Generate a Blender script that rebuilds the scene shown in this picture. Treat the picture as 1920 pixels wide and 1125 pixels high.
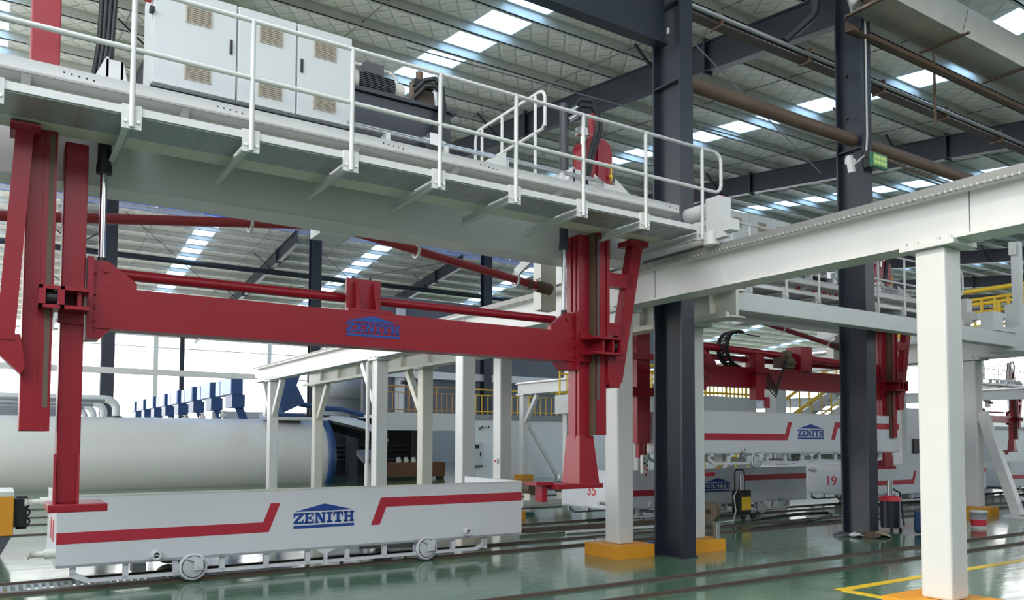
import bpy, math, random
from mathutils import Vector, Matrix
random.seed(7)
for o in list(bpy.data.objects): bpy.data.objects.remove(o, do_unlink=True)
sc = bpy.context.scene
COL = sc.collection

# ------------------------------------------------------------------ camera
F, PY, HCAM = 1492.25, 752.0, 1.7
yaw, pit, roll = .994287, .0473392, .00375197
fh = Vector((math.cos(yaw), math.sin(yaw), 0)); zu = Vector((0, 0, 1)); r0 = Vector((math.sin(yaw), -math.cos(yaw), 0))
fw = fh*math.cos(pit)+zu*math.sin(pit); u0 = zu*math.cos(pit)-fh*math.sin(pit)
rt = r0*math.cos(roll)+u0*math.sin(roll); up = u0*math.cos(roll)-r0*math.sin(roll)
cam = bpy.data.cameras.new('camera'); camo = bpy.data.objects.new('camera', cam); COL.objects.link(camo)
m = Matrix.Identity(4)
for i in range(3):
    m[i][0] = rt[i]; m[i][1] = up[i]; m[i][2] = -fw[i]
m[2][3] = HCAM
camo.matrix_world = m
cam.sensor_width = 36; cam.lens = F/1920*36; cam.shift_y = (PY-562.5)/1920; cam.clip_end = 600; cam.clip_start = .05
sc.camera = camo

# ------------------------------------------------------------------ world, sun, exposure
w = bpy.data.worlds.new('sky'); sc.world = w; w.use_nodes = True
nt = w.node_tree; nt.nodes.clear()
wo = nt.nodes.new('ShaderNodeOutputWorld'); bg = nt.nodes.new('ShaderNodeBackground')
tc = nt.nodes.new('ShaderNodeTexCoord'); sx = nt.nodes.new('ShaderNodeSeparateXYZ'); cr = nt.nodes.new('ShaderNodeValToRGB')
nt.links.new(tc.outputs['Generated'], sx.inputs[0]); nt.links.new(sx.outputs['Z'], cr.inputs[0]); nt.links.new(cr.outputs[0], bg.inputs[0]); nt.links.new(bg.outputs[0], wo.inputs[0])
e = cr.color_ramp.elements
e[0].position = 0.0; e[0].color = (1, .98, .94, 1); e[1].position = .8; e[1].color = (.78, .88, 1, 1)
bg.inputs[1].default_value = 2.6
sun = bpy.data.lights.new('sun', 'SUN'); suno = bpy.data.objects.new('sun', sun); COL.objects.link(suno)
sun.energy = 1.15; sun.angle = math.radians(2.5); sun.color = (1, .9, .7)
suno.rotation_euler = Vector((-1, .16, .95)).to_track_quat('Z', 'Y').to_euler()   # light comes from the open left side
suno.location = (-30, 10, 40)
vs = sc.view_settings
vs.view_transform = 'Standard'; vs.look = 'None'; vs.exposure = 0.78; vs.gamma = 1; vs.use_curve_mapping = False
try:
    sc.cycles.max_bounces = 10; sc.cycles.diffuse_bounces = 6
except Exception: pass

# ------------------------------------------------------------------ materials
MATS = {}
def mat(name, col, rough=.5, metal=0, var=.06, scale=3., bump=0, bscale=40., spec=.5, rvar=0, coat=0):
    if name in MATS: return MATS[name]
    M_ = bpy.data.materials.new(name); M_.use_nodes = True; n = M_.node_tree.nodes; l = M_.node_tree.links
    b = n['Principled BSDF']; b.inputs['Roughness'].default_value = rough; b.inputs['Metallic'].default_value = metal
    b.inputs['Specular IOR Level'].default_value = spec
    if coat: b.inputs['Coat Weight'].default_value = coat; b.inputs['Coat Roughness'].default_value = .15
    t = n.new('ShaderNodeTexCoord'); no = n.new('ShaderNodeTexNoise'); no.inputs['Scale'].default_value = scale; no.inputs['Detail'].default_value = 6
    l.new(t.outputs['Object'], no.inputs['Vector'])
    mx = n.new('ShaderNodeMix'); mx.data_type = 'RGBA'
    mx.inputs[6].default_value = tuple(max(0, c*(1-var)) for c in col)+(1,); mx.inputs[7].default_value = tuple(min(1, c*(1+var)) for c in col)+(1,)
    l.new(no.outputs['Fac'], mx.inputs[0]); l.new(mx.outputs[2], b.inputs['Base Color'])
    if rvar:
        mr = n.new('ShaderNodeMapRange'); mr.inputs[1].default_value = .3; mr.inputs[2].default_value = .7
        mr.inputs[3].default_value = max(.02, rough-rvar); mr.inputs[4].default_value = rough+rvar
        l.new(no.outputs['Fac'], mr.inputs[0]); l.new(mr.outputs[0], b.inputs['Roughness'])
    if bump:
        n2 = n.new('ShaderNodeTexNoise'); n2.inputs['Scale'].default_value = bscale; l.new(t.outputs['Object'], n2.inputs['Vector'])
        bp = n.new('ShaderNodeBump'); bp.inputs['Strength'].default_value = bump; bp.inputs['Distance'].default_value = .02
        l.new(n2.outputs['Fac'], bp.inputs['Height']); l.new(bp.outputs[0], b.inputs['Normal'])
    MATS[name] = M_; return M_
white = mat('white_paint', (.63, .62, .6), .32, var=.04, scale=1.2)
carw = mat('car_white_paint', (.68, .68, .7), .3, var=.05, scale=.9)
cream = mat('cream_paint', (.66, .63, .55), .35, var=.04)
greyp = mat('pale_grey_paint', (.58, .59, .58), .4, var=.04)
red = mat('crane_red_paint', (.27, .007, .017), .34, var=.12, scale=1.5, spec=.45)
stripe = mat('stripe_red', (.46, .022, .045), .4, var=.05)
numred = mat('number_red', (.6, .03, .05), .5)
blue = mat('logo_blue', (.012, .055, .28), .45, var=.02)
navy = mat('navy_steel_paint', (.022, .027, .038), .38, var=.15, scale=2)
dark = mat('dark_tank_paint', (.03, .034, .045), .35, var=.1)
black = mat('black_rubber', (.012, .012, .013), .5)
steel = mat('bare_steel', (.5, .5, .5), .3, metal=.9, var=.1)
rod = mat('chrome_rod', (.62, .63, .65), .16, metal=1)
zinc = mat('galvanised_steel', (.42, .44, .45), .42, metal=.55, var=.18, scale=6)
orange = mat('orange_base_paint', (.72, .3, .015), .5, var=.1, bump=.15, bscale=25)
yellow = mat('yellow_paint', (.8, .5, .02), .45)
autog = mat('autoclave_grey_paint', (.6, .59, .55), .33, var=.08, scale=.4)
abl = mat('autoclave_blue_paint', (.018, .06, .17), .4, var=.1)
sunlit_bl = mat('sunlit_blue_face', (.45, .55, .82), .5, var=.05)  # paler blue that paints sunlight onto the left faces of the lifts
pur = mat('purlin_galvanised', (.6, .6, .56), .45, metal=.15, var=.15, scale=4)
wallw = mat('white_wall_plaster', (.78, .79, .78), .7, var=.04, bump=.1)
wdark = mat('dark_wall_cladding', (.13, .14, .15), .7, var=.1)
railm = mat('rusty_floor_rail', (.12, .085, .065), .6, metal=.3, var=.3, scale=8)
brass = mat('louvre_bronze', (.33, .28, .22), .5)
gutz = mat('gutter_zinc', (.36, .37, .33), .35, metal=.6, var=.25, scale=1.5)
rust = mat('rust_brown_steel', (.12, .075, .05), .6, var=.3)
greyd = mat('dark_grey_plastic', (.09, .09, .1), .5)
glass_lamp = mat('lamp_glass_green', (.35, .6, .25), .2)

def floor_mat():
    M_ = bpy.data.materials.new('green_epoxy_floor'); M_.use_nodes = True; n = M_.node_tree.nodes; l = M_.node_tree.links
    b = n['Principled BSDF']; t = n.new('ShaderNodeTexCoord')
    no = n.new('ShaderNodeTexNoise'); no.inputs['Scale'].default_value = .55; no.inputs['Detail'].default_value = 8; no.inputs['Roughness'].default_value = .65
    mp = n.new('ShaderNodeMapping'); mp.inputs['Scale'].default_value = (.6, 1.6, 1)
    l.new(t.outputs['Object'], mp.inputs[0]); l.new(mp.outputs[0], no.inputs['Vector'])
    cr = n.new('ShaderNodeValToRGB'); l.new(no.outputs['Fac'], cr.inputs[0])
    e = cr.color_ramp.elements; e[0].position = .3; e[0].color = (.03, .115, .062, 1); e[1].position = .74; e[1].color = (.15, .23, .145, 1)
    l.new(cr.outputs[0], b.inputs['Base Color'])
    n2 = n.new('ShaderNodeTexNoise'); n2.inputs['Scale'].default_value = 3.5; n2.inputs['Detail'].default_value = 5; l.new(mp.outputs[0], n2.inputs['Vector'])
    mr = n.new('ShaderNodeMapRange'); mr.inputs[1].default_value = .3; mr.inputs[2].default_value = .75; mr.inputs[3].default_value = .06; mr.inputs[4].default_value = .22
    l.new(n2.outputs['Fac'], mr.inputs[0]); l.new(mr.outputs[0], b.inputs['Roughness'])
    n3 = n.new('ShaderNodeTexNoise'); n3.inputs['Scale'].default_value = 7; n3.inputs['Detail'].default_value = 3; l.new(mp.outputs[0], n3.inputs['Vector'])
    bp = n.new('ShaderNodeBump'); bp.inputs['Strength'].default_value = .06; bp.inputs['Distance'].default_value = .05
    l.new(n3.outputs['Fac'], bp.inputs['Height']); l.new(bp.outputs[0], b.inputs['Normal'])
    b.inputs['Specular IOR Level'].default_value = .65; b.inputs['Coat Weight'].default_value = .35; b.inputs['Coat Roughness'].default_value = .08
    return M_
def foil_mat():
    M_ = bpy.data.materials.new('quilted_foil_insulation'); M_.use_nodes = True; n = M_.node_tree.nodes; l = M_.node_tree.links
    b = n['Principled BSDF']; b.inputs['Roughness'].default_value = .5; b.inputs['Metallic'].default_value = .15
    t = n.new('ShaderNodeTexCoord'); outs = []
    for a in (35, -35):
        mp = n.new('ShaderNodeMapping'); mp.inputs['Rotation'].default_value = (0, 0, math.radians(a)); l.new(t.outputs['Object'], mp.inputs[0])
        wv = n.new('ShaderNodeTexWave'); wv.inputs['Scale'].default_value = .8; wv.inputs['Distortion'].default_value = .6; wv.inputs['Detail'].default_value = 1
        l.new(mp.outputs[0], wv.inputs['Vector'])
        pw = n.new('ShaderNodeMath'); pw.operation = 'POWER'; pw.inputs[1].default_value = 14; l.new(wv.outputs['Fac'], pw.inputs[0]); outs.append(pw)
    ad = n.new('ShaderNodeMath'); ad.operation = 'MAXIMUM'; l.new(outs[0].outputs[0], ad.inputs[0]); l.new(outs[1].outputs[0], ad.inputs[1])
    no = n.new('ShaderNodeTexNoise'); no.inputs['Scale'].default_value = 2.2; no.inputs['Detail'].default_value = 7; l.new(t.outputs['Object'], no.inputs['Vector'])
    sb = n.new('ShaderNodeMath'); sb.operation = 'MULTIPLY_ADD'; sb.inputs[1].default_value = -.5; l.new(ad.outputs[0], sb.inputs[0]); l.new(no.outputs['Fac'], sb.inputs[2])
    bp = n.new('ShaderNodeBump'); bp.inputs['Strength'].default_value = .4; bp.inputs['Distance'].default_value = .08; l.new(sb.outputs[0], bp.inputs['Height']); l.new(bp.outputs[0], b.inputs['Normal'])
    mx = n.new('ShaderNodeMix'); mx.data_type = 'RGBA'; mx.inputs[6].default_value = (.95, .89, .79, 1); mx.inputs[7].default_value = (.78, .75, .68, 1)
    l.new(ad.outputs[0], mx.inputs[0]); l.new(mx.outputs[2], b.inputs['Base Color'])
    return M_
def sheet_mat(name, tint, tr):
    M_ = bpy.data.materials.new(name); M_.use_nodes = True; n = M_.node_tree.nodes; l = M_.node_tree.links
    n.remove(n['Principled BSDF']); out = n['Material Output']
    a = n.new('ShaderNodeBsdfTransparent'); a.inputs[0].default_value = tint+(1,)
    b = n.new('ShaderNodeBsdfTranslucent'); b.inputs[0].default_value = tuple(min(1, c*1.0) for c in tint)+(1,)
    wv = n.new('ShaderNodeTexWave'); wv.inputs['Scale'].default_value = 1.1; t = n.new('ShaderNodeTexCoord'); l.new(t.outputs['Object'], wv.inputs[0])
    mr = n.new('ShaderNodeMapRange'); mr.inputs[3].default_value = tr-.12; mr.inputs[4].default_value = tr+.12; l.new(wv.outputs['Fac'], mr.inputs[0])
    x = n.new('ShaderNodeMixShader'); l.new(mr.outputs[0], x.inputs[0]); l.new(b.outputs[0], x.inputs[1]); l.new(a.outputs[0], x.inputs[2]); l.new(x.outputs[0], out.inputs[0])
    return M_
FLOOR = floor_mat(); FOIL = foil_mat(); SKYL = sheet_mat('skylight_sheet', (.66, .82, .97), .55); RIDGE = sheet_mat('ridge_skylight_sheet', (.16, .27, .58), .45)

# ------------------------------------------------------------------ mesh helpers (coordinates in metres, world space)
class MB:
    def __init__(s): s.v = []; s.f = []; s.sm = []
    def add(s, vs_, fs, smooth=False):
        n = len(s.v); s.v += [tuple(v) for v in vs_]
        for f in fs: s.f.append(tuple(i+n for i in f)); s.sm.append(smooth)
        return s
    def box(s, x0, x1, y0, y1, z0, z1):
        return s.add([(x0,y0,z0),(x1,y0,z0),(x1,y1,z0),(x0,y1,z0),(x0,y0,z1),(x1,y0,z1),(x1,y1,z1),(x0,y1,z1)],
                     [(0,3,2,1),(4,5,6,7),(0,1,5,4),(1,2,6,5),(2,3,7,6),(3,0,4,7)])
    def prism(s, poly, ax, a, b):
        # poly: 2D points; ax 'y': (x,z) pts extruded in y; 'x': (y,z) pts in x; 'z': (x,y) pts in z
        def P(p, d): return (p[0], d, p[1]) if ax == 'y' else ((d, p[0], p[1]) if ax == 'x' else (p[0], p[1], d))
        n = len(poly); vs_ = [P(p, a) for p in poly]+[P(p, b) for p in poly]
        fs = [tuple(range(n)), tuple(range(2*n-1, n-1, -1))]+[(i, (i+1) % n, n+(i+1) % n, n+i) for i in range(n)]
        return s.add(vs_, fs)
    def cyl(s, p0, p1, r, n=12, r1=None, caps=True):
        p0 = Vector(p0); p1 = Vector(p1); d = (p1-p0).normalized(); a = d.orthogonal().normalized(); b = d.cross(a); r1 = r if r1 is None else r1
        vs_ = [p0+(a*math.cos(2*math.pi*i/n)+b*math.sin(2*math.pi*i/n))*r for i in range(n)]+[p1+(a*math.cos(2*math.pi*i/n)+b*math.sin(2*math.pi*i/n))*r1 for i in range(n)]
        s.add(vs_, [(i, (i+1) % n, n+(i+1) % n, n+i) for i in range(n)], True)
        if caps: s.add(vs_, [tuple(range(n-1, -1, -1)), tuple(range(n, 2*n))])
        return s
    def tube(s, pts, r, n=8):
        pts = [Vector(p) for p in pts]; k = len(pts); vs_ = []; a = None
        for i, p in enumerate(pts):
            d = (pts[min(i+1, k-1)]-pts[max(i-1, 0)]).normalized()
            a = d.orthogonal().normalized() if a is None else (a-d*a.dot(d)).normalized()
            b = d.cross(a)
            vs_ += [p+(a*math.cos(2*math.pi*j/n)+b*math.sin(2*math.pi*j/n))*r for j in range(n)]
        fs = [(i*n+j, i*n+(j+1) % n, (i+1)*n+(j+1) % n, (i+1)*n+j) for i in range(k-1) for j in range(n)]
        s.add(vs_, fs, True); s.add(vs_, [tuple(range(n-1, -1, -1)), tuple(range((k-1)*n, k*n))]); return s
    def beam(s, p0, p1, w_, h_, upv=(0,0,1)):
        p0 = Vector(p0); p1 = Vector(p1); d = (p1-p0).normalized(); sd = d.cross(Vector(upv)).normalized(); u_ = sd.cross(d)
        vs_ = [p+sd*(i*w_/2)+u_*(j*h_/2) for p in (p0, p1) for i, j in ((-1,-1),(1,-1),(1,1),(-1,1))]
        return s.add(vs_, [(3,2,1,0),(4,5,6,7),(0,1,5,4),(1,2,6,5),(2,3,7,6),(3,0,4,7)])
    def ibeam(s, p0, p1, w_, h_, tf=.03, tw=.02, upv=(0,0,1)):
        p0 = Vector(p0); p1 = Vector(p1); d = (p1-p0).normalized(); sd = d.cross(Vector(upv)).normalized(); u_ = sd.cross(d)
        for s_ in (-1, 1):
            o = u_*(s_*(h_/2-tf/2)); s.beam(p0+o, p1+o, w_, tf, upv)
        return s.beam(p0, p1, tw, h_-2*tf, upv)
    def revolve(s, prof, p0, axis, n=24):
        # prof: list of (t along axis, radius)
        p0 = Vector(p0); d = Vector(axis).normalized(); a = d.orthogonal().normalized(); b = d.cross(a); vs_ = []
        for t, r in prof: vs_ += [p0+d*t+(a*math.cos(2*math.pi*j/n)+b*math.sin(2*math.pi*j/n))*r for j in range(n)]
        k = len(prof); s.add(vs_, [(i*n+j, i*n+(j+1) % n, (i+1)*n+(j+1) % n, (i+1)*n+j) for i in range(k-1) for j in range(n)], True)
        s.add(vs_, [tuple(range(n-1, -1, -1)), tuple(range((k-1)*n, k*n))]); return s
ROOTLOC = {}
def root_of(o):
    while o.parent: o = o.parent
    return o
def obj(name, mb, material, parent=None, label=None, bevel=0):
    me = bpy.data.meshes.new(name); off = Vector((0,0,0))
    if parent is not None: off = ROOTLOC.get(root_of(parent).name, Vector((0,0,0)))
    me.from_pydata([tuple(Vector(v)-off) for v in mb.v], [], mb.f); me.polygons.foreach_set('use_smooth', mb.sm)
    me.materials.append(material); me.validate(); me.update()
    o = bpy.data.objects.new(name, me); COL.objects.link(o)
    if parent is not None: o.parent = parent
    if label: o['label'] = label
    if bevel:
        bm_ = o.modifiers.new('bevel', 'BEVEL'); bm_.width = bevel; bm_.segments = 2; bm_.limit_method = 'ANGLE'
    return o
def thing(name, label, cat, loc, group=None):
    o = bpy.data.objects.new(name, None); COL.objects.link(o); o.location = loc; o.empty_display_size = .2
    o['label'] = label; o['category'] = cat
    if group: o['group'] = group
    ROOTLOC[o.name] = Vector(loc); return o
def solo(name, mb, material, label, cat, group=None, bevel=0):
    # a thing that is one mesh, origin at its base
    xs = [v[0] for v in mb.v]; ys = [v[1] for v in mb.v]; zs = [v[2] for v in mb.v]
    loc = Vector(((min(xs)+max(xs))/2, (min(ys)+max(ys))/2, min(zs)))
    mb.v = [tuple(Vector(v)-loc) for v in mb.v]
    o = obj(name, mb, material, None, None, bevel); o.location = loc; o['label'] = label; o['category'] = cat
    if group: o['group'] = group
    return o
def struct(name, mb, material, parent=None):
    o = obj(name, mb, material, parent)
    if parent is None: o['kind'] = 'structure'
    return o
def kids(o): return [c for c in bpy.data.objects if c.parent == o]
def copy_tree(o, parent=None, loc=None):
    ch = kids(o); c = o.copy(); COL.objects.link(c); c.parent = parent
    if loc is not None: c.location = loc
    if parent is None: ROOTLOC[c.name] = Vector(c.location)
    for k in ch: copy_tree(k, c)
    return c
_txt = {}
def text_mb(s, size):
    cu = bpy.data.curves.new('txt', 'FONT'); cu.body = s; cu.size = size; cu.align_x = 'CENTER'; cu.align_y = 'CENTER'; cu.extrude = .002; cu.offset = size*.012
    o = bpy.data.objects.new('txt', cu); COL.objects.link(o)
    me = o.to_mesh(); vs_ = [tuple(v.co) for v in me.vertices]; fs = [tuple(p.vertices) for p in me.polygons]
    o.to_mesh_clear(); bpy.data.objects.remove(o); bpy.data.curves.remove(cu)
    return vs_, fs
def text(name, s, size, origin, xd, yd, material, parent, sx_=1.):
    vs_, fs = text_mb(s, size); xd = Vector(xd); yd = Vector(yd); nd = xd.cross(yd); mb = MB()
    mb.add([Vector(origin)+xd*(v[0]*sx_)+yd*v[1]+nd*v[2] for v in vs_], fs)
    return obj(name, mb, material, parent)
LET = {
 'Z': (1., [((0,.78),(1,.78),(1,1),(0,1)), ((0,0),(1,0),(1,.22),(0,.22)), ((0,.2),(.36,.2),(1,.8),(.64,.8)), ((0,.6),(.16,.6),(.16,.8),(0,.8)), ((.84,.2),(1,.2),(1,.4),(.84,.4))]),
 'E': (.95, [((.1,0),(.4,0),(.4,1),(.1,1)), ((0,0),(1,0),(1,.19),(0,.19)), ((0,.81),(1,.81),(1,1),(0,1)), ((.4,.41),(.68,.41),(.68,.59),(.4,.59)), ((.83,.19),(1,.19),(1,.38),(.83,.38)), ((.83,.62),(1,.62),(1,.81),(.83,.81)), ((.6,.33),(.72,.33),(.72,.67),(.6,.67))]),
 'N': (1.15, [((.1,0),(.28,0),(.28,1),(.1,1)), ((.72,0),(.9,0),(.9,1),(.72,1)), ((.1,1),(.62,0),(.9,0),(.38,1)), ((0,0),(.4,0),(.4,.16),(0,.16)), ((0,.84),(.3,.84),(.3,1),(0,1)), ((.6,.84),(1,.84),(1,1),(.6,1))]),
 'I': (.62, [((.27,0),(.73,0),(.73,1),(.27,1)), ((0,0),(1,0),(1,.19),(0,.19)), ((0,.81),(1,.81),(1,1),(0,1))]),
 'T': (1., [((.35,0),(.65,0),(.65,1),(.35,1)), ((.18,0),(.82,0),(.82,.18),(.18,.18)), ((0,.79),(1,.79),(1,1),(0,1)), ((0,.56),(.15,.56),(.15,.8),(0,.8)), ((.85,.56),(1,.56),(1,.8),(.85,.8))]),
 'H': (1.12, [((.1,0),(.36,0),(.36,1),(.1,1)), ((.64,0),(.9,0),(.9,1),(.64,1)), ((.3,.4),(.7,.4),(.7,.6),(.3,.6)), ((0,0),(.44,0),(.44,.17),(0,.17)), ((.56,0),(1,0),(1,.17),(.56,.17)), ((0,.83),(.44,.83),(.44,1),(0,1)), ((.56,.83),(1,.83),(1,1),(.56,1))])}
def zenith(x0, x1, z0, z1, y, t=.003):
    mb = MB(); W = x1-x0; Hh = z1-z0
    mb.prism([(x0+W*.03, z0+Hh*.70), (x0+W*.97, z0+Hh*.70), (x0+W*.965, z0+Hh*.715), (x0+W*.5, z1), (x0+W*.035, z0+Hh*.715)], 'y', y-t, y)
    mb.prism([(x0, z0), (x1, z0), (x1, z0+Hh*.12), (x0, z0+Hh*.12)], 'y', y-t, y)
    tot = sum(LET[c][0] for c in 'ZENITH')+.07*5; s_ = W/tot; cx = x0; b = z0+Hh*.19; hh = Hh*.45
    for c in 'ZENITH':
        wd, polys = LET[c]
        for p in polys: mb.prism([(cx+q[0]*wd*s_, b+q[1]*hh) for q in p], 'y', y-t, y)
        cx += (wd+.07)*s_
    return mb

# ------------------------------------------------------------------ floor, rails in the floor, painted line
struct('floor', MB().box(-9, 98, -10, 67, -.3, 0), FLOOR)
struct('ground', MB().box(-90, 140, -70, 150, -.6, -.02), mat('bounce_yard_concrete', (.7, .69, .66), .8, var=.1, scale=.3))  # pale yard added to bounce sunlight up to the ceiling
struct('wall_left_light_block', MB().box(-9.3, -9, -10, 12.5, 0, 6.5), mat('light_block_left_grey', (.45, .46, .46), .7))  # unseen wall added to cut sky light on left-facing sides
struct('wall_front_light_block', MB().box(-9, 98, -10.3, -10, 0, 9.5), mat('light_block_front_grey', (.35, .36, .37), .7))  # unseen wall added behind the camera to cut light from there
tr = 0
def trim(mb, material):
    global tr; tr += 1; return struct('trim_%d' % tr, mb, material)
for y in (6.5, 7.18, 10.15, 10.87, 12.4, 13.1):
    x0 = 4.2 if y < 7 else (-8 if y < 12 else 8.2)
    mb = MB().box(x0, 50, y-.05, y+.05, 0, .012).box(x0, 50, y-.022, y+.022, .012, .03)
    trim(mb, railm)
ln = MB().box(8.05, 14, 5.55, 5.67, 0, .004).box(8.05, 8.17, 2.4, 5.67, 0, .005)
trim(ln, mat('yellow_line_paint', (.78, .5, .02), .35))
gr = MB()
for i in range(70): gr.box(-2+i*.075, -2+i*.075+.03, 10.32, 10.7, 0, .02)
gr.box(-2, 3.3, 10.30, 10.32, 0, .022).box(-2, 3.3, 10.7, 10.72, 0, .022)
g_ = trim(gr, zinc)
for y, x0, x1 in ((14.6, 2, 9), (16.2, -6, 12), (18.0, -6, 30), (19.6, -6, 30), (21.8, -6, 30)):
    trim(MB().box(x0, x1, y-.06, y+.06, 0, .02), railm)

# ------------------------------------------------------------------ roof
SKX = [-10.3, -.5, 9.42, 19.0, 28.85, 38.6, 48.4, 58.2, 68, 77.8, 87.6]; SW = .52
def roof(name, zf, y0, y1, xa, xb, pys, skx, ysgn=1):
    # foil panels, skylights and purlins between y0 and y1 under the plane zf(y)
    base = obj(name, MB().box(xa, xb, min(y0, y1), min(y0, y1)+.05, zf(min(y0, y1))+.26, zf(min(y0, y1))+.34), pur); base['kind'] = 'structure'
    edges = sorted([min(y0, y1)]+[p for p in pys if min(y0, y1) < p < max(y0, y1)]+[max(y0, y1)])
    xs = [xa]
    for s_ in skx:
        if xa < s_ < xb: xs += [s_-SW, s_+SW]
    xs.append(xb); rest = [MB(), MB()]
    for a, b in zip(edges[:-1], edges[1:]):
        for i in range(len(xs)-1):
            x0, x1 = xs[i], xs[i+1]
            za, zb = zf(a)+.22, zf(b)+.22
            mb = MB().add([(x0,a,za),(x1,a,za),(x1,b,zb),(x0,b,zb),(x0,a,za+.03),(x1,a,za+.03),(x1,b,zb+.03),(x0,b,zb+.03)],
                          [(0,3,2,1),(4,5,6,7),(0,1,5,4),(1,2,6,5),(2,3,7,6),(3,0,4,7)])
            if x0 > 45: rest[i % 2].add(mb.v, mb.f)       # beyond the 300 that show largest
            elif i % 2 == 0: obj('insulation_panel', mb, FOIL, base)
            else: obj('skylight_panel', mb, SKYL, base)
    if rest[0].v: obj('insulation_panel', rest[0], FOIL, base)['kind'] = 'stuff'
    if rest[1].v: obj('skylight_panel', rest[1], SKYL, base)['kind'] = 'stuff'
    for p in pys:
        z = zf(p)
        mb = MB().box(xa, xb, p-.012, p+.012, z, z+.22).box(xa, xb, p-.012, p+.075, z, z+.014).box(xa, xb, p-.075, p+.012, z+.206, z+.22)
        obj('purlin', mb, pur, base)
    for k in range(len(skx)):                      # thin sag rods between the purlins
        for dx in (-2.6, 2.9):
            x = skx[k]+dx
            if xa < x < xb:
                a, b = edges[0], edges[-1]
                obj('sag_rod', MB().cyl((x, a, zf(a)+.1), (x, b, zf(b)+.1), .012, 5), greyd, base)
    return base
ZM = lambda y: 10.45+.12*(y-11)
ZF = lambda y: 12.93-.11*(y-38)
ZN = lambda y: 10.1+.12*(8.2-y)
PM = [9.65+1.45*k for k in range(20)]
roof('ceiling', ZM, 8.3, 38.3, -14, 100, PM, SKX)
PF = [41.3+1.5*k for k in range(17)]
roof('ceiling', ZF, 41.2, 66.5, -14, 100, PF, [-.6, 9.0, 18.5, 29.2, 38.6, 48.4, 58.2, 68, 77.8])
PN = [7.3-1.45*k for k in range(12)]
roof('ceiling', ZN, 8.15, -10, .5, 100, PN, [7.7, 17.55, 27.4, 37.2, 47])  # left part is out of view, extended to cut overhead sky light
rg = obj('ceiling', MB().box(-14, 47, 38.3, 38.36, 13.7, 14.0), pur); rg['kind'] = 'structure'
for i in range(11):
    x0 = -14+i*5.08
    obj('ridge_skylight', MB().add([(x0,38.3,13.95),(x0+5.0,38.3,13.95),(x0+5.0,41.25,12.8),(x0,41.25,12.8),(x0,38.3,13.98),(x0+5.0,38.3,13.98),(x0+5.0,41.25,12.83),(x0,41.25,12.83)],
        [(0,3,2,1),(4,5,6,7),(0,1,5,4),(1,2,6,5),(2,3,7,6),(3,0,4,7)]), RIDGE, rg)
def rafter(x, ya, yb, zf, label, h=.68, sign=1):
    t = thing('roof_rafter', label, 'rafter', (x, ya, zf(ya)-h), 'navy roof rafters')
    n = 4; mb = MB(); mb.ibeam((x, ya, zf(ya)-h/2), (x, yb, zf(yb)-h/2), .22, h, .025, .016)
    obj('beam', mb, navy, t)
    yy = ya
    for k in range(int(abs(yb-ya)/7.2)):
        y = ya+(1 if yb > ya else -1)*(3.4+7.2*k); z = zf(y)
        obj('splice_plate', MB().box(x-.13, x+.13, y-.03, y+.03, z-h-.05, z+.08), navy, t)
        y2 = y+1.3*(1 if yb > ya else -1)
        obj('fly_brace', MB().beam((x-.1, y2, zf(y2)-h+.06), (x-1.0, y2, zf(y2)+.1), .05, .05), navy, t)
        obj('fly_brace', MB().beam((x+.1, y2, zf(y2)-h+.06), (x+1.0, y2, zf(y2)+.1), .05, .05), navy, t)
    return t
for x, s_ in ((3.2, 'over the front crane cabinets'), (13.2, 'rising from behind the tall front column'), (23.2, 'second one to the right, passing behind the floodlight column'), (33.2, 'third one to the right, low above the runway beam'), (43.2, 'fourth one to the right, behind the white runway column'), (53.2, 'fifth one to the right, far in the background'), (63.2, 'sixth one to the right, far in the background'), (73.2, 'farthest one in the background')):
    rafter(x, 8.9, 38.2, ZM, 'navy steel roof rafter '+s_)
for x, s_ in ((3.2, 'behind the left red mast'), (13.1, 'seen above the red lifting beam, left of the two'), (23.1, 'seen above the red lifting beam, right of the two'), (33, 'hidden behind the right red mast')):
    rafter(x, 40.9, 66.4, ZF, 'distant navy roof rafter '+s_, .7)
for x, s_ in ((13.2, 'in the top right corner beside the gutter'), (23.2, 'right of the valley gutter')):
    rafter(x, 7.5, -6, ZN, 'near bay navy rafter '+s_)
# steel columns
def hcol(x0, x1, y0, y1, z1, label, grp, web='y'):
    t = thing('steel_column', label, 'column', ((x0+x1)/2, (y0+y1)/2, 0), grp)
    f = .03
    obj('flange', MB().box(x0, x1, y0, y0+f, 0, z1), navy, t); obj('flange', MB().box(x0, x1, y1-f, y1, 0, z1), navy, t)
    xm = (x0+x1)/2; obj('web', MB().box(xm-.012, xm+.012, y0+f, y1-f, 0, z1), navy, t)
    obj('base_plate', MB().box(x0-.02, x1+.02, y0-.02, y1+.02, 0, .02), navy, t)
    return t
G = 'navy building columns'
c1 = hcol(8.27, 8.53, 8.24, 8.82, 10.6, 'tall navy steel column in front of the orange bases, nearest of the dark columns', G)
obj('stiffener', MB().box(8.29, 8.51, 8.27, 8.79, 7.0, 7.03), navy, c1); obj('stiffener', MB().box(8.29, 8.51, 8.27, 8.79, 8.2, 8.23), navy, c1)
obj('sticker', MB().box(8.262, 8.27, 8.45, 8.5, 7.75, 7.84), white, c1)
c2 = hcol(13.0, 13.27, 8.4, 8.95, 10.4, 'navy steel column carrying the green floodlight', G)
obj('stiffener', MB().box(13.02, 13.25, 8.43, 8.92, 7.0, 7.03), navy, c2)
obj('conduit', MB().tube([(13.1, 8.385, 9.6), (13.1, 8.385, 7.2), (13.06, 8.385, 6.86)], .018), white, c2)
for z in (8.4, 7.6): obj('bolt', MB().cyl((13.0, 8.7, z), (12.95, 8.7, z), .03, 8), black, c2)
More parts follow.
